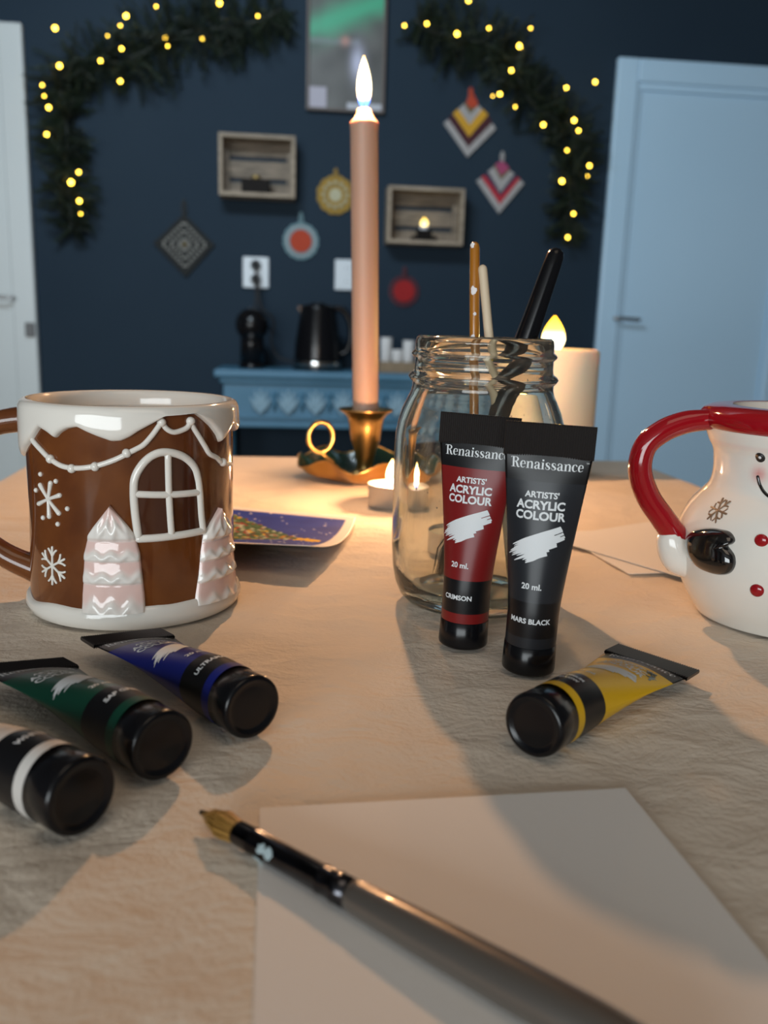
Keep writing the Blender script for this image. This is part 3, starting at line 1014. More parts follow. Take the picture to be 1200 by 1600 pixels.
# handle at the left
hp1 = ony(22, 656, MY - .002); hp2 = ony(54, 888, MY - .002)
def lp(v): return Vector((v.x - MX, v.y - MY, v.z - T))
h1 = lp(hp1); h2 = lp(hp2)
path = smooth_path([h1 + Vector((.010, 0, .001)), h1, h1 + Vector((-.012, 0, -.0035)), h1 + Vector((-.024, 0, -.014)), (h1 + h2) / 2 + Vector((-.034, 0, .004)), h2 + Vector((-.030, 0, .020)), h2 + Vector((-.016, 0, .0075)), h2, h2 + Vector((.008, 0, -.003))], 6)
V, F = tube(path, [.0062, .0062, .0058, .0055, .0055, .0056, .0060, .0070, .0075], 16)
obj('handle', (V, F), M_brown, gm)

# ================================================================== SNOWMAN MUG
SX, SY = ony(1232, 860, .432).x, .432
sRz = [0, .004, .012, .024, .036, .046, .056, .0625, .067, .072, .078, .085, .090, .096, .1005]
sRr = [.0420, .0445, .0495, .0545, .0560, .0548, .0505, .0455, .0420, .0408, .0408, .0418, .0444, .0468, .0478]


def sR(z): return interp(sRz, sRr, z)


def sh(px, py): return mug_hit(px, py, SX, SY, sR)


sm = thing('snowman_mug', 'white snowman mug with red rim and red handle, cut by the right edge', 'mug', (SX, SY, T))
zz = [.0, .002, .004, .008, .012, .018, .024, .03, .036, .041, .046, .051, .056, .060, .0625, .065, .067, .0695, .072, .075, .078, .0815, .085, .0875, .090, .093, .096, .0985, .1005]
SH = .1075
P_ = smooth_path([(r, z, 0) for r, z in zip(sRr, sRz)], 4)
sm_body = obj('body', lathe([(0, .002), (.038, .002), (.0400, .0004)] + [(p.x, p.y) for p in P_], 128), M_face, sm)
vc = []
ck = sh(1186, 741); ckr = sh(1262, 741)
for v in sm_body.data.vertices:
    p = v.co; a = math.atan2(p.x, -p.y)
    k = 0
    for c_ in (ck, ckr):
        d = sqrt(((a - c_[0]) * .041) ** 2 + (p.z - c_[1]) ** 2); k = max(k, .75 * math.exp(-(d / .0036) ** 2))
    k = max(k, .16 * math.exp(-((p.z - .0895) / .0010) ** 2))
    vc.append((.77 * (1 - k) + .62 * k, .74 * (1 - k) + .16 * k, .68 * (1 - k) + .15 * k))
vcol(sm_body, vc)
rim = [(.0472, .0965), (.0494, .0975), (.0506, .0998), (.0504, .1030), (.0485, .1058), (.0445, .1075), (.040, .1081), (.0352, .1082), (.0345, .1080)]
obj('red_rim', lathe(rim, 96), M_red, sm, label='glossy red rim')
obj('inside_glaze', lathe([(.0346, .1080), (.0338, .1076), (.0330, .1065), (.0328, .100), (.0375, .09), (.0375, .075), (.045, .05), (.047, .03), (.036, .01), (0, .008)], 72), M_ceramic, sm, label='white glazed inside')
def slp(px, py, dy=0.): 
    p = ony(px, py, SY + dy); return Vector((p.x - SX, p.y - SY, p.z - T))
hp = [slp(1140, 654), slp(1104, 656), slp(1070, 660), slp(1035, 674), slp(1008, 698), slp(1000, 735), slp(1012, 775), slp(1034, 808), slp(1056, 838)]
obj('handle', tube(smooth_path(hp, 6), [.0048, .0052, .0057, .0058, .0058, .0059, .0060, .0062, .0066], 18, round_ends=True), M_red, sm, label='curved red handle')
hp2 = [slp(1049, 833), slp(1051, 850), slp(1062, 872), slp(1090, 885)]
obj('handle_hand', tube(smooth_path(hp2, 5), [.0066, .0082, .0088, .0070], 18, round_ends=True), M_ceramic, sm)
# mitten: outline in pixels -> relief on the body
mo = [(1079, 838), (1086, 830), (1100, 826), (1115, 825), (1128, 827), (1140, 830), (1147, 837), (1149, 845), (1145, 850), (1139, 853), (1144, 860), (1149, 868), (1150, 880), (1146, 891), (1138, 897), (1126, 898), (1112, 895), (1097, 888), (1085, 875), (1079, 860), (1077, 848)]
ml = [sh(*p) for p in mo]
ca = sum(a for a, z in ml) / len(ml); cz_ = sum(z for a, z in ml) / len(ml) 
ml = [(p.x, p.y) for p in smooth_path([(a, z, 0) for a, z in ml], 4, closed=True)]
V, F = [], []; n = len(ml)
rings = [(1.0, -.0012), (1.0, .0012), (.96, .0026), (.88, .0038), (.7, .0048), (.45, .0052), (.2, .0053)]
for s, off in rings:
    for a, z in ml: V.append(on_surf(sR, ca + (a - ca) * s, cz_ + (z - cz_) * s, off))
V.append(on_surf(sR, ca, cz_, .0053))
for j in range(len(rings) - 1):
    for k in range(n): F.append((j * n + k, j * n + (k + 1) % n, (j + 1) * n + (k + 1) % n, (j + 1) * n + k))
for k in range(n): F.append(((len(rings) - 1) * n + k, (len(rings) - 1) * n + (k + 1) % n, len(V) - 1))
obj('mitten', (V, F), M_blackglaze, sm, label='glossy black mitten')
for p in ((1190, 845), (1183, 922)):
    a, z = sh(*p)
    R_ = Matrix.Translation(on_surf(sR, a, z, -.0002)) @ Matrix.Rotation(a, 4, 'Z') @ Matrix.Rotation(pi / 2, 4, 'X')
    obj('button', xf(lathe([(.0030, -.0005), (.0032, .0006), (.0026, .0013), (.0012, .0017), (0, .0018)], 24), R_), M_red, sm, label='small red button')
for p in ((1188, 715), (1262, 717)):
    a, z = sh(*p)
    def disc(r, off):
        V = [on_surf(sR, a, z, off + .0002)] + [on_surf(sR, a + r * cos(t) / sR(z), z + r * sin(t), o_) for o_ in (off, -.0003) for t in [2 * pi * k / 20 for k in range(20)]]
        F = [(0, 1 + k, 1 + (k + 1) % 20) for k in range(20)] + [(1 + k, 21 + k, 21 + (k + 1) % 20, 1 + (k + 1) % 20) for k in range(20)]
        return V, F
    e = obj('eye', disc(.0023, .0003), M_bris, sm, label='round black eye')
    obj('eye_glint', disc(.0007, .0007), M_white_print, e)
mo = [(1184, 745), (1187, 757), (1193, 768), (1203, 777), (1216, 783), (1232, 785), (1248, 781), (1258, 770), (1264, 752)]
obj('mouth', surf_tube(sR, [sh(*p) for p in mo], .0008, off=-.0002, sub=4), M_blackglaze, sm, label='thin black smile')
c1 = sh(1122, 798); ps = []
for k in range(6):
    an = k * pi / 3 + .95; Rr = .0058
    P2 = lambda s, d=0.: (c1[0] + (s * cos(an + d)) * Rr / .05, c1[1] + s * sin(an + d) * Rr)
    ps.append(surf_tube(sR, [P2(0), P2(.5), P2(1)], .0007, sub=3, off=-.0002, n=8))
    for sgn in (-1, 1): ps.append(surf_tube(sR, [P2(.5), P2(.72, sgn * .25), P2(.85, sgn * .42)], .0006, sub=3, off=-.0002, n=8))
obj('snowflake', join(*ps), M_greybrown, sm, label='grey brown painted snowflake')

# ================================================================== PAPERS AND CARD
def sheet(name, label, corners, z, cat='paper', curl=.0):
    P = [Vector((c.x, c.y, T)) for c in corners]
    def f(u, v):
        p = (P[0] * (1 - u) + P[1] * u) * (1 - v) + (P[3] * (1 - u) + P[2] * u) * v
        return Vector((p.x, p.y, T + z + curl * (u * u + v * v) * .5))
    a = grid(14, 14, f); V, F = a
    n = len(V); V2 = [p + Vector((0, 0, -.0003)) for p in V]
    F = F + [tuple(i + n for i in reversed(q)) for q in F]
    ring = [i for i in range(15)] + [15 * j + 14 for j in range(1, 15)] + [15 * 14 + i for i in range(13, -1, -1)] + [15 * j for j in range(13, 0, -1)]
    for k in range(len(ring)):
        i, j = ring[k], ring[(k + 1) % len(ring)]; F.append((i, j, j + n, i + n))
    o = obj(name, (V + V2, F), M_paper, None, auto=30)
    return prop(o, label, cat)


p1, p2, p3, p4 = onz(406, 1265), onz(977, 1234), onz(1225, 1535), onz(395, 1600)
ex = p2 - p1
sheet('paper_sheet', 'blank white paper sheet under the loose brush in the foreground', [p1 + (p4 - p1).normalized() * .16, p2 + (p3 - p2).normalized() * .165, p2, p1], .0006)
sa0, sa1 = onz(905, 859), onz(1072, 908)
d_ = (sa1 - sa0).normalized(); nn = Vector((-d_.y, d_.x, 0))
b0 = sa0 - d_ * .03
sheet('paper_sheet', 'upper blank white sheet of the two behind the snowman mug', [b0, b0 + d_ * .155, b0 + d_ * .155 + nn * .11, b0 + nn * .11], .0016)
sb = onz(983, 898); sb1 = onz(900, 851)
d2 = (sb - sb1).normalized(); n2 = Vector((-d2.y, d2.x, 0))
sheet('paper_sheet', 'lower blank white sheet whose corner sticks out under the upper one', [sb - d2 * .11, sb, sb + n2 * .155, sb - d2 * .11 + n2 * .155], .0006)

# Christmas tree card (a printed/painted picture on a curled card)
M_card = mat('painted_card', (.5, .5, .6), .6, attr='Col', spec=.2)
A = onz(556, 808, .004); B = onz(486, 852, .018)
dirx = Vector((.985, .17, 0)) * -1
CL = .150
def card_pt(s, t):
    """s: 0 left .. 1 right end, t: 0 far .. 1 near edge"""
    A0 = A + Vector((-.985, .12, 0)) * CL * .99; B0 = B + Vector((-.985, .12, -.03)) * CL
    far = A0 * (1 - s) + A * s; near = B0 * (1 - s) + B * s
    p = far * (1 - t) + near * t
    bow = 4 * t * (1 - t)
    p.z += -.0065 * bow * s + .004 * (1 - s) * (1 - t)
    p.x += .004 * bow * s ** 6
    p.y -= .004 * bow * s ** 6
    return Vector((p.x, p.y, max(p.z, T + .0012)))
NU, NV = 170, 110
V, F = grid(NU, NV, card_pt)
rgc = random.Random(21)
snow = [(rgc.random(), rgc.random(), rgc.uniform(.004, .009)) for _ in range(150)]
dabs = []
for _ in range(900):
    s = rgc.random() ** .8; t_ = rgc.uniform(-1, 1)
    dabs.append((s, t_, rgc.choice([(.03, .09, .03), (.02, .06, .025), (.08, .17, .08), (.30, .40, .30), (.5, .55, .45), (.05, .13, .05), (.03, .08, .03), (.10, .18, .09), (.03, .10, .04), (.55, .36, .03), (.28, .03, .02), (.04, .11, .04)]) if rgc.random() < .97 else (.8, .6, .05)))
cellmap = {}
cols = []
for j in range(NV + 1):
    for i in range(NU + 1):
        s, t = i / NU, j / NV
        if s > .955 or t < .055 or t > .945 or s < .04: cols.append((.80, .77, .76)); continue
        nz = noise.noise(Vector((s * 9, t * 9, 0))) * .5 + .5
        c = (.008 + .012 * nz, .024 + .035 * nz, .22 + .22 * nz)
        hv = min(.40, .36 * (.85 - s) / .36) if s < .85 else 0      # tree: base at left, tip to the right
        tc0 = .60
        if s < .84 and abs(t - tc0) < hv + .02 + .03 * noise.noise(Vector((s * 40, 1, 2))):
            c = dabs[int((noise.cell(Vector((s * 60, t * 48, 5.))) * .5 + .5) * 899) % 900][2]
        elif .80 < s < .93 and abs(t - tc0) < .04 * (1 + .8 * noise.noise(Vector((s * 60, t * 50, 0)))): c = (.75, .47, .03)
        else:
            for (a_, b_, r_) in snow:
                if (a_ - s) ** 2 * 2 + (b_ - t) ** 2 < r_ * r_: c = (.62, .65, .80); break
        cols.append(c)
n = len(V)
card = obj('christmas_card', (V, F), M_card); vcol(card, cols)
sol = card.modifiers.new('thickness', 'SOLIDIFY'); sol.thickness = .0005; sol.offset = -1
prop(card, 'curled blue card with a painted Christmas tree beside the gingerbread mug', 'card')

# ================================================================== FOREGROUND BRUSH
a_ = onz(316, 1270, .0035); e_ = onz(1010, 1652, .0060)
d_ = (e_ - a_).normalized(); Lb = (e_ - a_).length
f0 = (onz(368, 1301, .004) - a_).dot(d_); f1 = (onz(556, 1392, .0048) - a_).dot(d_)
mwb = Matrix.Translation(a_) @ d_.to_track_quat('Z', 'Y').to_matrix().to_4x4()
fb = thing('paintbrush', 'loose paintbrush with golden bristles and grey handle lying across the foreground paper', 'paintbrush', mw=mwb)
M_ferr = mottle(mat('dark_chrome_ferrule', (.05, .05, .055), .16, 1.), (.03, .03, .035), (.09, .09, .10), 60)
M_hand = mottle(mat('grey_metallic_lacquer', (.16, .14, .12), .3, .55, coat=.5), (.13, .115, .10), (.18, .16, .14), 8, stretch=(1, 1, .1))
M_bg = mat('golden_bristle', (.40, .22, .05), .5)
M_bgd = mat('dark_bristle_tip', (.05, .03, .015), .5)
hl = Lb
obj('ferrule', lathe([(0, f0), (.0031, f0), (.0033, f0 + .001), (.0034, f0 + .006), (.0036, f0 + .0065), (.0034, f0 + .0075), (.0035, f1 - .010), (.0038, f1 - .0095), (.0036, f1 - .0085), (.0037, f1 - .005), (.0040, f1 - .0045), (.0038, f1 - .0035), (.0038, f1), (0, f1)], 32), M_ferr, fb)
obj('handle', lathe([(0, f1 - .001), (.0036, f1 - .001), (.0041, f1 + .002), (.0048, f1 + .02), (.0054, f1 + .045), (.0055, f1 + .065), (.0050, hl), (.0046, hl + .02), (0, hl + .02)], 32), M_hand, fb)
ps, pd = [], []
rng = random.Random(4)
for k in range(420):
    a = rng.uniform(0, 2 * pi); r0 = .0029 * sqrt(rng.random())
    tipz = rng.uniform(0, .003) + (r0 / .0029) ** 2 * .004
    rt = .45 + rng.random() * .6
    P3 = [(r0 * cos(a), r0 * sin(a), f0 + .001), (r0 * cos(a) * 1.38, r0 * sin(a) * 1.38, f0 * .62), (r0 * cos(a) * rt, r0 * sin(a) * rt, tipz)]
    ps.append(tube(P3, [.00016, .00014, .00005], 3, cap=False))
    if r0 < .0016: pd.append(tube([(r0 * cos(a) * .8, r0 * sin(a) * .8, f0 * .35), (r0 * cos(a) * .4, r0 * sin(a) * .4, -.0008)], [.00016, .00006], 3, cap=False))
obj('bristles', join(*ps), M_bg, fb, kind='stuff')
obj('bristle_tip', join(*pd), M_bgd, fb, kind='stuff', label='dark bristle tip')
pp = []
rg = random.Random(8)
for k in range(5):
    a = rg.uniform(2.2, 4.4); z = f0 + rg.uniform(.002, .016)
    pts = [Vector((.00362 * cos(a + .5 * cos(t) * rg.uniform(.6, 1.1)), .00362 * sin(a + .5 * cos(t) * rg.uniform(.6, 1.1)), z + .0016 * sin(t) * rg.uniform(.6, 1.2))) for t in [2 * pi * q / 12 for q in range(12)]]
    c = Vector((.0039 * cos(a), .0039 * sin(a), z)); pp.append(([c] + pts, [(0, 1 + q, 1 + (q + 1) % 12) for q in range(12)]))
obj('paint_stain', join(*pp), mat('pale_blue_dried_paint', (.35, .45, .48), .6), fb)

# ================================================================== BACK WALL THINGS
def wthing(name, label, cat, px, py, off=0., group=None):
    x, z = onwall(px, py, off)
    return thing(name, label, cat, mw=Matrix.Translation(wallpt(x, z, off)) @ Matrix.Rotation(WA, 4, 'Z'), group=group), x, z


PXM = 1.0 / (FPX / WY)        # metres per pixel near the wall's middle (about)

# --- poster
po, x0, z0 = wthing('framed_poster', 'framed photo poster with a green aurora behind the candle flame', 'poster', 538, 60, .015)
xa, zb = onwall(478, 172, .015); xb, zt_ = onwall(600, 172, .015)
pw = (xb - xa); phh = .66; zc0 = zb - z0
M_frame = mat('thin_grey_brown_frame', (.10, .08, .07), .5)
L0 = xa - x0
for nm, b_ in (('frame_bar', (L0, L0 + .012, -.014, .012, zc0, zc0 + phh)), ('frame_bar', (L0 + pw - .012, L0 + pw, -.014, .012, zc0, zc0 + phh)), ('frame_bar', (L0 + .012, L0 + pw - .012, -.014, .012, zc0, zc0 + .012)), ('frame_bar', (L0 + .012, L0 + pw - .012, -.014, .012, zc0 + phh - .012, zc0 + phh))):
    obj(nm, box(*b_, .002), M_frame, po, False)
M_print = mat('photo_print', (.2, .2, .2), .5, attr='Col')
def pcol(u, v):
    # v in pixels of the photo (0 top of frame..172), u in pixels 478..600
    X = 478 + u * 122; Y = 172 - v * (172 * phh / (phh * 1.0)) * 1.15
    n1 = noise.noise(Vector((X * .03, Y * .03, 1))); n2 = noise.noise(Vector((X * .09, Y * .09, 4)))
    c = Vector((.055, .055, .052)) * (1 + .5 * n1)
    up_ = 62 - (X - 478) * .42; wdt = 22 + 8 * n1
    k = math.exp(-(((Y - up_ + 12) / wdt) ** 2)) * (1 if X > 480 else 0)
    if X < 500: k *= .9
    c = c * (1 - k) + Vector((.035, .25, .14)) * k
    if Y > 62 + (n2 * 4) and Y < 72 and X < 560: c = c * .5 + Vector((.13, .15, .16)) * .5
    k = math.exp(-((X - 558) / 11) ** 2 - ((Y - 98) / 26) ** 2); c = c * (1 - k) + Vector((.34, .35, .45)) * k
    k = math.exp(-((X - 537) / 7) ** 2 - ((Y - 65) / 7) ** 2); c = c * (1 - k) + Vector((.30, .15, .12)) * k
    if X < 508 and Y > 140: c = Vector((.24, .23, .27))
    if X > 542 and Y > 162: c = Vector((.3, .31, .34))
    return tuple(c * 1.5)
V, F = grid(60, 80, lambda u, v: (L0 + .010 + u * (pw - .020), -.004, zc0 + .010 + v * (phh - .02)))
pr = obj('print', (V, F), M_print, po); vcol(pr, [pcol(i / 60, (j / 80) * phh / .51) for j in range(81) for i in range(61)])
obj('backing', box(L0 + .008, L0 + pw - .008, -.002, .014, zc0 + .006, zc0 + phh - .006), M_frame, po, False)

# --- crates
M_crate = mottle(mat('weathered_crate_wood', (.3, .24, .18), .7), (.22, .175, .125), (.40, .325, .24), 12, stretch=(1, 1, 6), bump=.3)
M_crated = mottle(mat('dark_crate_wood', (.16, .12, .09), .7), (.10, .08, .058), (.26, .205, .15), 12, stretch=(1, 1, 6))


def crate(label, pxl, pxr, pyt, pyb, depth=.12):
    xa, zt = onwall(pxl, pyt, depth); xb, zb = onwall(pxr, pyb, depth)
    c = thing('wooden_crate', label, 'crate', mw=Matrix.Translation(wallpt(xa, zb, 0)) @ Matrix.Rotation(WA, 4, 'Z'), group='wooden crates hung on the wall')
    wd, hh = xb - xa, zt - zb; th = .016
    for z_, nm in ((0, 'bottom_board'), (hh - th, 'top_board')):
        obj(nm, box(th, wd - th, -depth, -.012, z_, z_ + th, .002), M_crate, c, False)
    for x_ in (0, wd - th): obj('side_board', box(x_, x_ + th, -depth, -.012, 0, hh, .002), M_crate, c, False)
    g = .018; nS = 3; sh_ = (hh - g * (nS - 1)) / nS
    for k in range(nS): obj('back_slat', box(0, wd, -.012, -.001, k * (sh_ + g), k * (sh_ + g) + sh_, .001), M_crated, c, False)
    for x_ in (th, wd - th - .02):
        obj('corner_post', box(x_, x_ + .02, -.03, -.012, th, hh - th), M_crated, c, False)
    return c, wd, hh, th


c1_, cw, chh, cth = crate('weathered crate shelf on the wall, left of the candle, holding a dark box', 341, 461, 206, 310)
c2_, cw2, chh2, cth2 = crate('weathered crate shelf right of the candle with a small glowing light inside', 607, 723, 289, 384)
M_darkbox = mat('dark_wood_holder', (.010, .008, .007), .6, spec=.1)


def at_crate(c, x, y, z): return c.matrix_world @ Vector((x, y, z))


bpy.context.view_layer.update()
def holder(c, x, label, name, cat):
    o = thing(name, label, cat, mw=Matrix.Translation(at_crate(c, x, -.075, .016)) @ Matrix.Rotation(WA, 4, 'Z'))
    return o
hd = holder(c1_, cw * .48, 'small dark tealight holder standing in the left crate', 'tealight_holder', 'candle holder')
obj('block', box(-.060, .060, -.03, .03, 0, .058, .003), M_darkbox, hd, False)
obj('candle_cup', mv(lathe([(0, 0), (.018, 0), (.019, .016), (.016, .016), (.015, .012), (0, .012)], 24), (0, 0, .058)), mat('gold_foil', (.5, .36, .14), .35, .8), hd)
hd2 = holder(c2_, cw2 * .50, 'dark candle holder standing in the right crate', 'tealight_holder', 'candle holder')
obj('block', join(box(-.055, .055, -.03, .03, 0, .018, .003), box(-.032, .032, -.028, .028, .018, .046, .003)), M_darkbox, hd2, False)
lt = thing('led_tealight', 'glowing artificial tealight on the dark holder in the right crate', 'candle', mw=Matrix.Translation(at_crate(c2_, cw2 * .50, -.075, .062)) @ Matrix.Rotation(WA, 4, 'Z'))
obj('cup', lathe([(0, 0), (.018, 0), (.019, .014), (.016, .016), (0, .015)], 24), mat('white_plastic', (.75, .76, .78), .4), lt)
obj('flame', lathe(flame_shape(.040, .016, .013), 18), flame_mat('led_tealight_flame', [(0, (1, .8, .4)), (.5, (1, .75, .2)), (1, (.9, .5, .02))], 1.6), lt)

# --- crocheted potholders
def knit(name, cols, rough=.95):
    return mottle(mat(name, cols[0], rough, sheen=.2), cols[0], cols[1], 140, bump=.6, bscale=220)
K = dict(black=knit('black_yarn', ((.012, .014, .014), (.02, .022, .022))), white=knit('grey_white_yarn', ((.20, .20, .18), (.34, .33, .30))),
         mustard=knit('mustard_yarn', ((.26, .16, .03), (.36, .23, .05))), pale=knit('pale_yellow_yarn', ((.4, .38, .25), (.5, .48, .33))),
         teal=knit('teal_yarn', ((.12, .22, .25), (.19, .30, .33))), red=knit('orange_red_yarn', ((.38, .045, .02), (.48, .07, .03))), dred=knit('deep_red_yarn', ((.28, .010, .012), (.36, .016, .016))),
         dkred=knit('dim_red_yarn', ((.06, .015, .022), (.09, .02, .03))), maroon=knit('maroon_yarn', ((.045, .012, .018), (.065, .016, .022))),
         yellow=knit('yellow_yarn', ((.50, .27, .02), (.62, .34, .03))), olive=knit('olive_yarn', ((.12, .09, .04), (.17, .13, .06))), pink=knit('pink_yarn', ((.30, .05, .12), (.38, .07, .16))),
         scarlet=knit('scarlet_yarn', ((.36, .02, .035), (.44, .03, .045))), grey=knit('light_grey_yarn', ((.30, .29, .29), (.40, .39, .38))), navy=knit('navy_yarn', ((.03, .025, .06), (.045, .035, .08))))


def px_wall(cx0, cz0, pts, off):
    out = []
    for px, py in pts:
        x, z = onwall(px, py, off); out.append((x - cx0, z - cz0))
    return out


def loop(parent, m, x, z0, z1, wd=.008):
    obj('hanging_loop', tube(smooth_path([(x - wd * .3, -.006, z0), (x - wd, -.006, (z0 + z1) / 2), (x, -.006, z1), (x + wd, -.006, (z0 + z1) / 2), (x + wd * .3, -.006, z0)], 6), .0045, 8), m, parent)


# black and white granny-square diamond
ph, cx0, cz0 = wthing('potholder', 'black edged crocheted diamond potholder with grey white squares, left of the left crate', 'potholder', 288, 382, .004)
D = px_wall(cx0, cz0, [(288, 334), (336, 383), (291, 433), (240, 380)], .004)
obj('border', prism(D, -.010, .003), M_ := K['black'], ph, False)
ctr = Vector((sum(p[0] for p in D) / 4, 0, sum(p[1] for p in D) / 4))
corner = [Vector((p[0], 0, p[1])) - ctr for p in D]
def dia(u, v): # u,v in -1..1 along diamond sides
    # corners order top,right,bottom,left
    t_, r_, b_, l_ = corner
    return ctr + (t_ * (1 + u) * (1 + v) + r_ * (1 + u) * (1 - v) + b_ * (1 - u) * (1 - v) + l_ * (1 - u) * (1 + v)) / 4
nst = 7
for r_ in range(3, 0, -1):      # rounds of stitch clusters
    k_ = .76 * r_ / 3 - .05
    cl = []
    nn_ = 2 * r_ + 1
    for side in range(4):
        for q_ in range(nn_):
            s_ = -k_ + 2 * k_ * (q_ + .5) / nn_
            u, v = [(s_, k_), (k_, -s_), (-s_, -k_), (-k_, s_)][side]
            p = dia(u, v); cl.append(ball((p.x, -.011, p.z), .0070, 8))
    obj('stitch_round', join(*cl), K['white'], ph)
p = dia(0, 0); obj('stitch_round', ball((p.x, -.012, p.z), .012, 10), K['olive'], ph)
loop(ph, K['black'], D[0][0], D[0][1] - .01, D[0][1] + .055)

# round ones
def round_holder(label, pxy, rpx, rings, sc_n, loopm, lpx):
    o, cx0, cz0 = wthing('potholder', label, 'potholder', *pxy, .004)
    for (f, m, nm, d) in rings:
        R = rpx * f * PXM
        pts = []
        for k in range(96):
            a = 2 * pi * k / 96; rr_ = R * (1 + (.06 * abs(sin(a * sc_n / 2)) - .03 if f > .9 else 0)); pts.append((rr_ * cos(a), rr_ * sin(a)))
        obj(nm, prism(pts, -d, .003), m, o, False)
    if loopm: loop(o, loopm, 0, rpx * PXM * .9, rpx * PXM + lpx * PXM, .006)
    return o


yo = round_holder('mustard yellow round crocheted doily left of the candle', (524, 305), 27, [(1, K['mustard'], 'outer_round', .006), (.34, K['pale'], 'centre_round', .009)], 12, K['mustard'], 9)
cl = []
for k in range(12):
    a = 2 * pi * k / 12; cl.append(ball((17 * PXM * cos(a), -.007, 17 * PXM * sin(a)), .010, 8))
obj('stitch_round', join(*cl), K['pale'], yo)
round_holder('round red crocheted potholder with a pale teal border, above the kettle', (470, 377), 26, [(1, K['teal'], 'outer_round', .006), (.84, K['grey'], 'middle_round', .0075), (.74, K['teal'], 'middle_round', .009), (.62, K['red'], 'centre_round', .012)], 16, K['teal'], 14)
round_holder('small red round crocheted potholder right of the candle', (631, 455), 23, [(1, K['dkred'], 'outer_round', .005), (.68, K['dred'], 'centre_round', .010)], 14, K['dkred'], 12)

# chevron diamonds: nested V bands
def chevrons(label, ctrp, bands, tip):
    o, cx0, cz0 = wthing('potholder', label, 'potholder', *ctrp, .004)
    for (m, pts, d) in bands:
        P = px_wall(cx0, cz0, pts, .004)
        obj('knit_band', prism(P, -d, .003), K[m], o, False)
    if tip:
        m, (lx, lz0, lz1) = tip
        (x, za), (_, zb) = px_wall(cx0, cz0, [(lx, lz0), (lx, lz1)], .004)
        loop(o, K[m], x, za, zb, .006)
    return o


# V band between outer V (l,b,r) and inner V
def V_(l, b, r, l2, b2, r2): return [l, b, r, r2, b2, l2]
chevrons('crocheted diamond potholder in yellow and maroon chevrons with a red tip', (735, 195), [
    ('red', [(735, 140), (728, 162), (734, 170), (744, 168), (746, 162)], .012),
    ('olive', [(724, 164), (735, 180), (747, 166), (745, 160), (735, 172), (726, 160)], .008),
    ('grey', V_((715, 172), (733, 197), (753, 172), (724, 163), (734, 179), (747, 165)), .009),
    ('yellow', V_((707, 178), (732, 215), (762, 180), (715, 171), (733, 196), (753, 171)), .011),
    ('maroon', V_((700, 186), (731, 232), (768, 192), (707, 179), (732, 214), (762, 181)), .009),
    ('grey', V_((693, 193), (730, 246), (774, 202), (700, 187), (731, 231), (768, 193)), .010)], ('red', (735, 150, 138)))
chevrons('crocheted diamond potholder in red and white chevrons, lower right of the yellow one', (783, 290), [
    ('pink', [(782, 252), (773, 258), (782, 275), (795, 264), (789, 256)], .012),
    ('olive', V_((771, 262), (782, 283), (796, 268), (773, 257), (782, 274), (795, 263)), .008),
    ('grey', V_((762, 268), (781, 301), (803, 272), (771, 261), (782, 282), (796, 267)), .010),
    ('navy', V_((757, 273), (781, 308), (807, 276), (762, 269), (781, 300), (803, 273)), .008),
    ('scarlet', V_((751, 277), (780, 320), (812, 280), (757, 274), (781, 307), (807, 277)), .011),
    ('grey', V_((744, 283), (779, 334), (818, 287), (751, 278), (780, 319), (812, 281)), .010)], ('grey', (784, 254, 238)))

# --- outlets
M_outlet = mat('white_outlet_plastic', (.66, .72, .76), .35)
M_hole = mat('dark_socket', (.03, .03, .035), .5)
def outlet(label, px, py, plugged):
    o, x, z = wthing('wall_outlet', label, 'outlet', px, py, 0)
    obj('plate', box(-.057, .057, -.014, 0, -.066, .066, .005), M_outlet, o, False)
    for dz in (.030, -.030):
        s_ = obj('socket', xf(lathe([(.024, .0), (.024, .0025), (.020, .0025), (.0195, -.002), (0, -.002)], 24), Matrix.Translation((0, -.014, dz)) @ Matrix.Rotation(pi / 2, 4, 'X')), M_outlet if not plugged else M_hole, o)
        if not plugged:
            for dx in (-.008, .008): obj('pin_hole', ball((dx, -.0125, dz), .003, 8), M_hole, s_)
    return o, x, z
o1, ox1, oz1 = outlet('white double wall outlet with black plugs above the coffee machine', 400, 426, True)
o2, ox2, oz2 = outlet('white double wall outlet right beside the candle', 543, 430, False)

# --- sideboard
SD = .40
sl, stz = onwall(334, 577, SD); sr_, _ = onwall(800, 590, SD)
_, sbz = onwall(340, 667, SD)
M_sb = mottle(mat('blue_chalk_paint', (.10, .22, .31), .5), (.05, .165, .26), (.075, .205, .315), 6)
M_sbl = mat('lighter_blue_carving', (.24, .38, .47), .5)
sd = thing('sideboard', 'blue painted console table with carved apron against the dark wall', 'sideboard', mw=Matrix.Translation(wallpt(sl, 0, 0)) @ Matrix.Rotation(WA, 4, 'Z'))
sw = sr_ - sl
def sz(py, px=420): return onwall(px, py, SD)[1]
ztop = stz
obj('top_board', box(0, sw, -SD, -.01, ztop - .030, ztop, .006), M_sb, sd, False)
obj('moulding', box(.02, sw - .02, -SD + .015, -.01, ztop - .055, ztop - .030, .008), M_sb, sd, False)
apz = sbz
obj('apron', box(.035, sw - .035, -SD + .030, -.02, apz, ztop - .055, .002), M_sb, sd, False)
obj('moulding', box(.03, sw - .03, -SD + .018, -SD + .032, apz + .035, apz + .050, .004), M_sb, sd, False)
obj('moulding', box(.03, sw - .03, -SD + .015, -SD + .032, apz, apz + .020, .004), M_sb, sd, False)
for x in (.012, sw - .062):
    for y in (-SD + .04, -.07): obj('leg', tube([(x + .025, y + .02, 0), (x + .025, y + .02, .12), (x + .025, y + .02, apz)], [.016, .022, .028], 16), M_sb, sd)
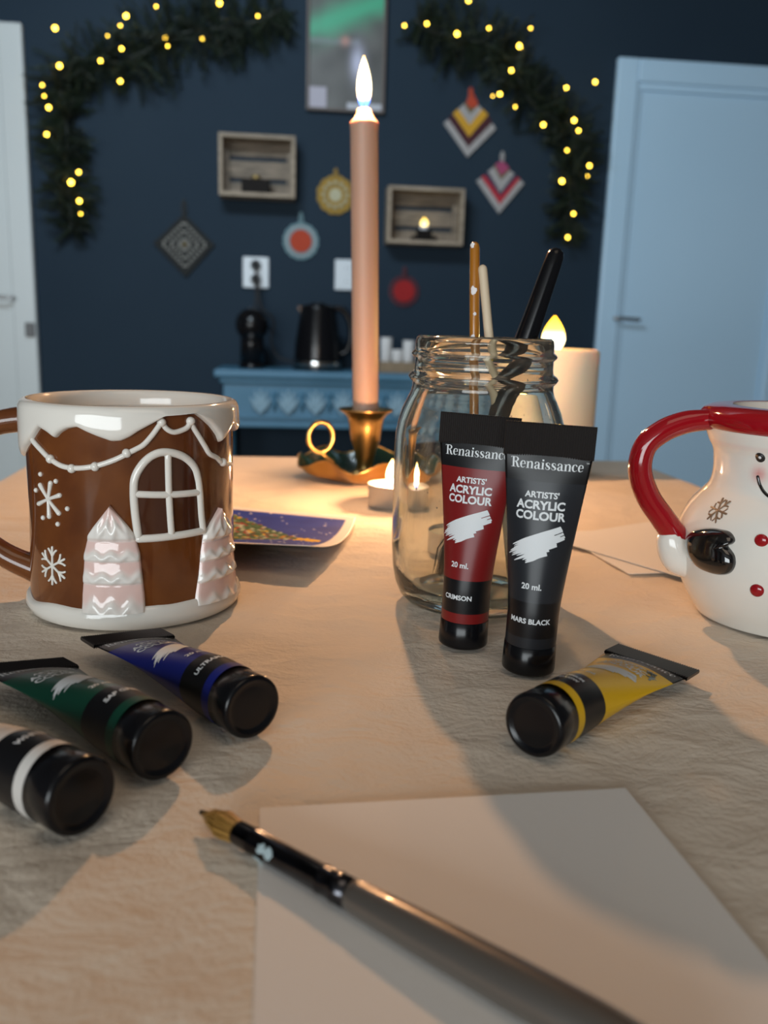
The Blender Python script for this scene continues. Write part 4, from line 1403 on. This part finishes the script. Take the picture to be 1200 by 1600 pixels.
# carved frieze: alternating acanthus leaves and rosettes
zc_ = (apz + .05 + ztop - .055) / 2 - .01; hh_ = (ztop - .055 - apz - .05) / 2 - .012
nl = 9; x_a, x_b = .13, sw - .08
def leaf(x, flip):
    ps = []
    for k in range(5):
        an = radians(-52 + 26 * k) * flip
        tip_ = Vector((x + sin(an) * .052, -SD + .024, zc_ - hh_ * .8 + cos(an) * hh_ * 1.75))
        b_ = Vector((x, -SD + .026, zc_ - hh_ * .9))
        ps.append(tube([b_, (b_ + tip_) / 2 + Vector((0, -.006, 0)), tip_], [.006, .013, .004], 8, round_ends=True))
    ps.append(ball((x, -SD + .022, zc_ - hh_ * .75), .013, 10))
    return join(*ps)
for k in range(nl):
    x = x_a + (x_b - x_a) * (k + .5) / nl
    obj('carved_leaf', leaf(x, 1), M_sbl, sd)
    if k < nl - 1:
        x2 = x + (x_b - x_a) / nl / 2
        obj('carved_drop', join(ball((x2, -SD + .026, zc_ + hh_ * .6), .013, 10), tube([(x2, -SD + .026, zc_ + hh_ * .5), (x2, -SD + .022, zc_), (x2, -SD + .026, zc_ - hh_ * .7)], [.006, .012, .004], 8)), M_sb, sd)


def on_sb(px, py, back=.2):
    """thing standing on the sideboard at pixel column px, a distance off from the wall"""
    x, _ = onwall(px, py, back)
    return wallpt(x, ztop, back)


SPX = (WY - .2) / FPX       # metres per pixel at the sideboard
# kettle
kt = thing('kettle', 'black electric kettle with a steel base on the blue sideboard', 'kettle', on_sb(496, 576, .22), WA)
kh = onwall(496, 476, .22)[1] - ztop
r0, r1 = 36 * SPX * .98, 29 * SPX * .9
obj('body', lathe([(0, .036), (r0, .036), (r0 * 1.0, .045), (r0 * .97, kh * .4), (r1 * 1.05, kh * .85), (r1, kh - .012), (r1 * .96, kh - .004), (r1 * .5, kh), (0, kh)], 48), M_black, kt)
obj('steel_band', lathe([(r0 * 1.0, .012), (r0 * 1.02, .014), (r0 * 1.02, .036), (r0 * .99, .038)], 48), mat('polished_steel', (.6, .58, .54), .12, 1.), kt, label='polished steel band at the foot')
obj('power_base', lathe([(0, 0), (r0 * 1.06, 0), (r0 * 1.08, .004), (r0 * 1.05, .013), (0, .013)], 48), M_black, kt)
obj('lid_knob', lathe([(0, kh - .001), (r1 * .45, kh - .001), (r1 * .42, kh + .006), (0, kh + .007)], 24), M_black, kt)
hx_ = r0
obj('handle', tube(smooth_path([(r1 * .8, 0, kh - .015), (r1 + .03, 0, kh - .02), (r0 + .038, 0, kh - .075), (r0 + .040, 0, kh * .45), (r0 + .018, 0, kh * .28), (r0 * .9, 0, kh * .26)], 6), [.013, .014, .015, .014, .012, .010], 14), M_black, kt)
obj('spout', prism([(-r1 * .9, kh - .01), (-r1 - .016, kh - .006), (-r1 * .95, kh - .055)], -.014, .014), M_black, kt, False)
# coffee machine
cm = thing('coffee_machine', 'black capsule coffee machine with a round head on the blue sideboard', 'coffee machine', on_sb(394, 572, .22), WA)
mh = onwall(394, 481, .22)[1] - ztop
rb = 24.5 * SPX
obj('head', mv(ball((0, 0, 0), rb, 36), (0, -.01, mh - rb)), M_black, cm)
obj('column', join(tube([(0, .0, .02), (0, .0, mh - rb)], [18 * SPX, 17 * SPX], 28)), M_black, cm)
obj('drip_base', lathe([(0, 0), (19 * SPX, 0), (19.5 * SPX, .004), (18.5 * SPX, .022), (0, .024)], 36), M_black, cm)
obj('spout', tube([(0, -rb * .75, mh - rb * 1.5), (0, -rb * .75, mh - rb * 2.05)], [.018, .012], 14), M_blackm, cm)
# cords with plugs
def cord(label, pts, plug):
    o = thing('power_cord', label, 'cord', pts[0])
    b0 = Vector(pts[0])
    obj('cable', tube(smooth_path([Vector(p) - b0 for p in pts], 8), .0045, 8), M_blackm, o)
    obj('plug', xf(lathe([(0, 0), (.016, 0), (.018, .012), (.012, .04), (.006, .05), (0, .05)], 20), Matrix.Rotation(WA, 4, 'Z') @ Matrix.Rotation(pi / 2, 4, 'X')), M_blackm, o, loc=(0, 0, 0))
    return o
pa = wallpt(ox1, oz1 - .030, .018); pb = wallpt(ox1, oz1 + .030, .018)
cmx = onwall(394, 572, .22)[0]; ktx = onwall(496, 576, .22)[0]
cord('black power cord hanging straight down from the lower socket to the coffee machine', [pa, pa + WN * .05, wallpt(ox1 + .004, oz1 - .10, .07), wallpt(ox1 - .004, oz1 - .22, .09), wallpt(cmx + .02, ztop + .10, .13), wallpt(cmx + .01, ztop + .03, .16)], 1)
def wp_px(px, py, off):
    x, z = onwall(px, py, off); return wallpt(x, z, off)
cord('black power cord curving from the upper socket to the kettle', [pb, pb + WN * .055, wallpt(ox1 + .012, oz1 - .06, .085), wp_px(408, 480, .10), wp_px(427, 500, .10), wp_px(424, 535, .10), wp_px(436, 558, .12), wp_px(462, 566, .15), wallpt(ktx - .105, ztop + .010, .18)], 1)
# tray with cups
tr = thing('wooden_tray', 'shallow wooden tray of white cups on the sideboard right of the candle', 'tray', on_sb(620, 583, .22), WA)
tw_ = .155; th_ = .045
M_traywood = mottle(mat('tray_wood', (.24, .17, .10), .6), (.2, .14, .08), (.28, .2, .12), 14, stretch=(8, 1, 1))
obj('bottom', box(-tw_ / 2, tw_ / 2, -.06, .06, 0, .008), M_traywood, tr, False)
for b_ in ((-tw_ / 2, tw_ / 2, -.066, -.060, 0, th_), (-tw_ / 2, tw_ / 2, .060, .066, 0, th_), (-tw_ / 2 - .006, -tw_ / 2, -.066, .066, 0, th_), (tw_ / 2, tw_ / 2 + .006, -.066, .066, 0, th_)):
    obj('side_board', box(*b_), M_traywood, tr, False)
M_cup = mat('white_paper_cup', (.75, .75, .74), .5)
cup_lbl = ['white paper cup at the left end of the wooden tray', 'low white paper cup in the middle of the wooden tray', 'white paper cup at the right end of the wooden tray']
for i, (dx, n_h) in enumerate(((-.050, .135), (0.0, .085), (.048, .125))):
    p = on_sb(620, 583, .22) + WU * dx + Vector((0, 0, .008))
    c = thing('paper_cup', cup_lbl[i], 'cup', p, WA, group='white cups in the wooden tray')
    obj('wall', lathe([(0, 0), (.019, 0), (.021, .002), (.026, n_h - .003), (.0265, n_h), (.0252, n_h - .001), (.020, .006), (0, .006)], 28), M_cup, c)
    obj('rolled_lip', tube([(.026 * cos(a), .026 * sin(a), n_h) for a in [2 * pi * k / 28 for k in range(28)]], .0016, 6, closed=True), M_cup, c)

# ================================================================== GARLANDS
M_needle = mat('dark_fir_needles', (.009, .017, .010), .6)
M_needle2 = mat('fir_needles', (.016, .030, .014), .6)
M_wire = mat('dark_green_wire', (.008, .014, .010), .6)
M_bulb = bpy.data.materials.new('warm_led_bulb'); M_bulb.use_nodes = True
b = M_bulb.node_tree.nodes['Principled BSDF']
b.inputs['Base Color'].default_value = (1, .75, .2, 1); b.inputs['Emission Color'].default_value = (1, .62, .06, 1); b.inputs['Emission Strength'].default_value = 13


def garland(label, path_px, width_px, bulbs, seed):
    rg = random.Random(seed)
    g = thing('fir_garland', label, 'garland', mw=WM)
    P = [(*onwall(px, py, .06), wd * PXM) for (px, py), wd in zip(path_px, width_px)]
    S = smooth_path([(x, z, w_) for x, z, w_ in P], 10)
    obj('wire', tube([(p.x, -.05, p.y) for p in S], .006, 6), M_wire, g)
    # sprigs
    cum = [0]
    for a, c in zip(S, S[1:]): cum.append(cum[-1] + ((a.x - c.x) ** 2 + (a.y - c.y) ** 2) ** .5)
    total = cum[-1]
    V1, F1, V2, F2 = [], [], [], []
    n = int(total * 290)
    for k in range(n):
        s = total * (k + rg.random()) / n
        i = min(range(len(cum)), key=lambda q_: abs(cum[q_] - s)); i = min(i, len(S) - 2)
        c = S[i]; d = Vector((S[i + 1].x - S[i].x, 0, S[i + 1].y - S[i].y)); 
        if d.length < 1e-9: continue
        d.normalize()
        base = Vector((c.x, -.05, c.y)); hw = c.z
        ang = rg.uniform(0, 2 * pi)
        side = Vector((-d.z, 0, d.x)) * cos(ang) + Vector((0, -1, 0)) * (.35 * sin(ang) + .12)
        dirv = (side + d * rg.uniform(-.7, .7) + Vector((0, 0, -.15))).normalized()
        ln = hw * rg.uniform(.6, 1.2)
        tipp = base + dirv * ln
        tipp.y = max(-.17, min(-.012, tipp.y))
        dd = (tipp - base); nl_ = dd.length; dd.normalize()
        V, F = (V1, F1) if rg.random() < .55 else (V2, F2)
        a1_ = dd.orthogonal().normalized(); a2_ = dd.cross(a1_)
        for q_ in range(34):
            t = q_ / 34; an = q_ * 2.4
            o_ = base + dd * nl_ * t
            out_ = (a1_ * cos(an) + a2_ * sin(an)) * .020 + dd * .024
            e = o_ + out_ * (1 - .3 * t)
            if e.y > -.004: e.y = -.004
            sw_ = dd.cross(out_).normalized() * .0030
            m_ = len(V); V += [o_ - sw_, o_ + sw_, e + out_.normalized() * .001]; F.append((m_, m_ + 1, m_ + 2))
    obj('fir_needles', (V1, F1), M_needle, g, kind='stuff', smooth=False)
    obj('fir_needles', (V2, F2), M_needle2, g, kind='stuff', smooth=False)
    bm_ = None
    for (px, py, big) in bulbs:
        off = .125 if big > .6 else .095
        x, z = onwall(px, py, off)
        if bm_ is None:
            o = obj('bulb', ball((0, 0, 0), .0085, 8), M_bulb, g); bm_ = o.data
        else:
            o = bpy.data.objects.new('bulb', bm_); C.objects.link(o); o.parent = g
        o.location = (x, -off, z); o.scale = (big, big, big)
    return g


LB = [(86, 44, 1), (93, 103, 1), (197, 25, .95), (190, 76, .7), (188, 127, .8), (157, 95, .7), (258, 59, .6), (343, 5, .95), (316, 60, .6), (403, 25, .5), (244, 10, .5), (66, 133, .6), (76, 168, .9), (73, 210, .8), (69, 150, .5), (123, 269, .75), (111, 285, 1.15), (124, 314, .9), (126, 334, .5), (188, 40, .5), (262, 72, .5), (168, 56, .4)]
garland('left fir garland with warm lights, hanging down beside the left door', [(440, 12), (400, 32), (340, 42), (280, 52), (225, 78), (180, 96), (120, 92), (95, 130), (102, 190), (106, 250), (108, 310), (110, 362)], [36, 48, 56, 62, 64, 50, 46, 44, 44, 46, 44, 26], LB, 2)
RB = [(632, 40, .6), (667, 37, .7), (714, 53, .95), (732, 1, .8), (764, 44, .6), (812, 72, 1.1), (799, 110, .8), (781, 147, .8), (805, 167, .5), (849, 195, .85), (885, 137, .7), (930, 128, .8), (897, 188, .9), (904, 204, .7), (886, 235, .6), (921, 259, .8), (878, 283, 1.0), (896, 334, .7), (887, 371, .75), (829, 44, .5), (918, 275, .4), (770, 150, .4)]
garland('right fir garland with warm lights, hanging down beside the right door', [(648, 28), (672, 46), (710, 58), (770, 70), (805, 110), (830, 160), (870, 186), (896, 200), (898, 260), (892, 320), (884, 372)], [26, 48, 64, 58, 52, 46, 46, 44, 42, 40, 26], RB, 3)

# ---- light of the flames refracted through the jar (renderer's own caustics)
jg.cycles.is_caustics_caster = True
for o in C.objects:
    if o.type == 'MESH' and (o.name.startswith(('tablecloth', 'paper_sheet', 'christmas_card')) or (o.parent and o.parent.name.startswith(('paint_tube', 'paintbrush', 'snowman')))):
        o.cycles.is_caustics_receiver = True
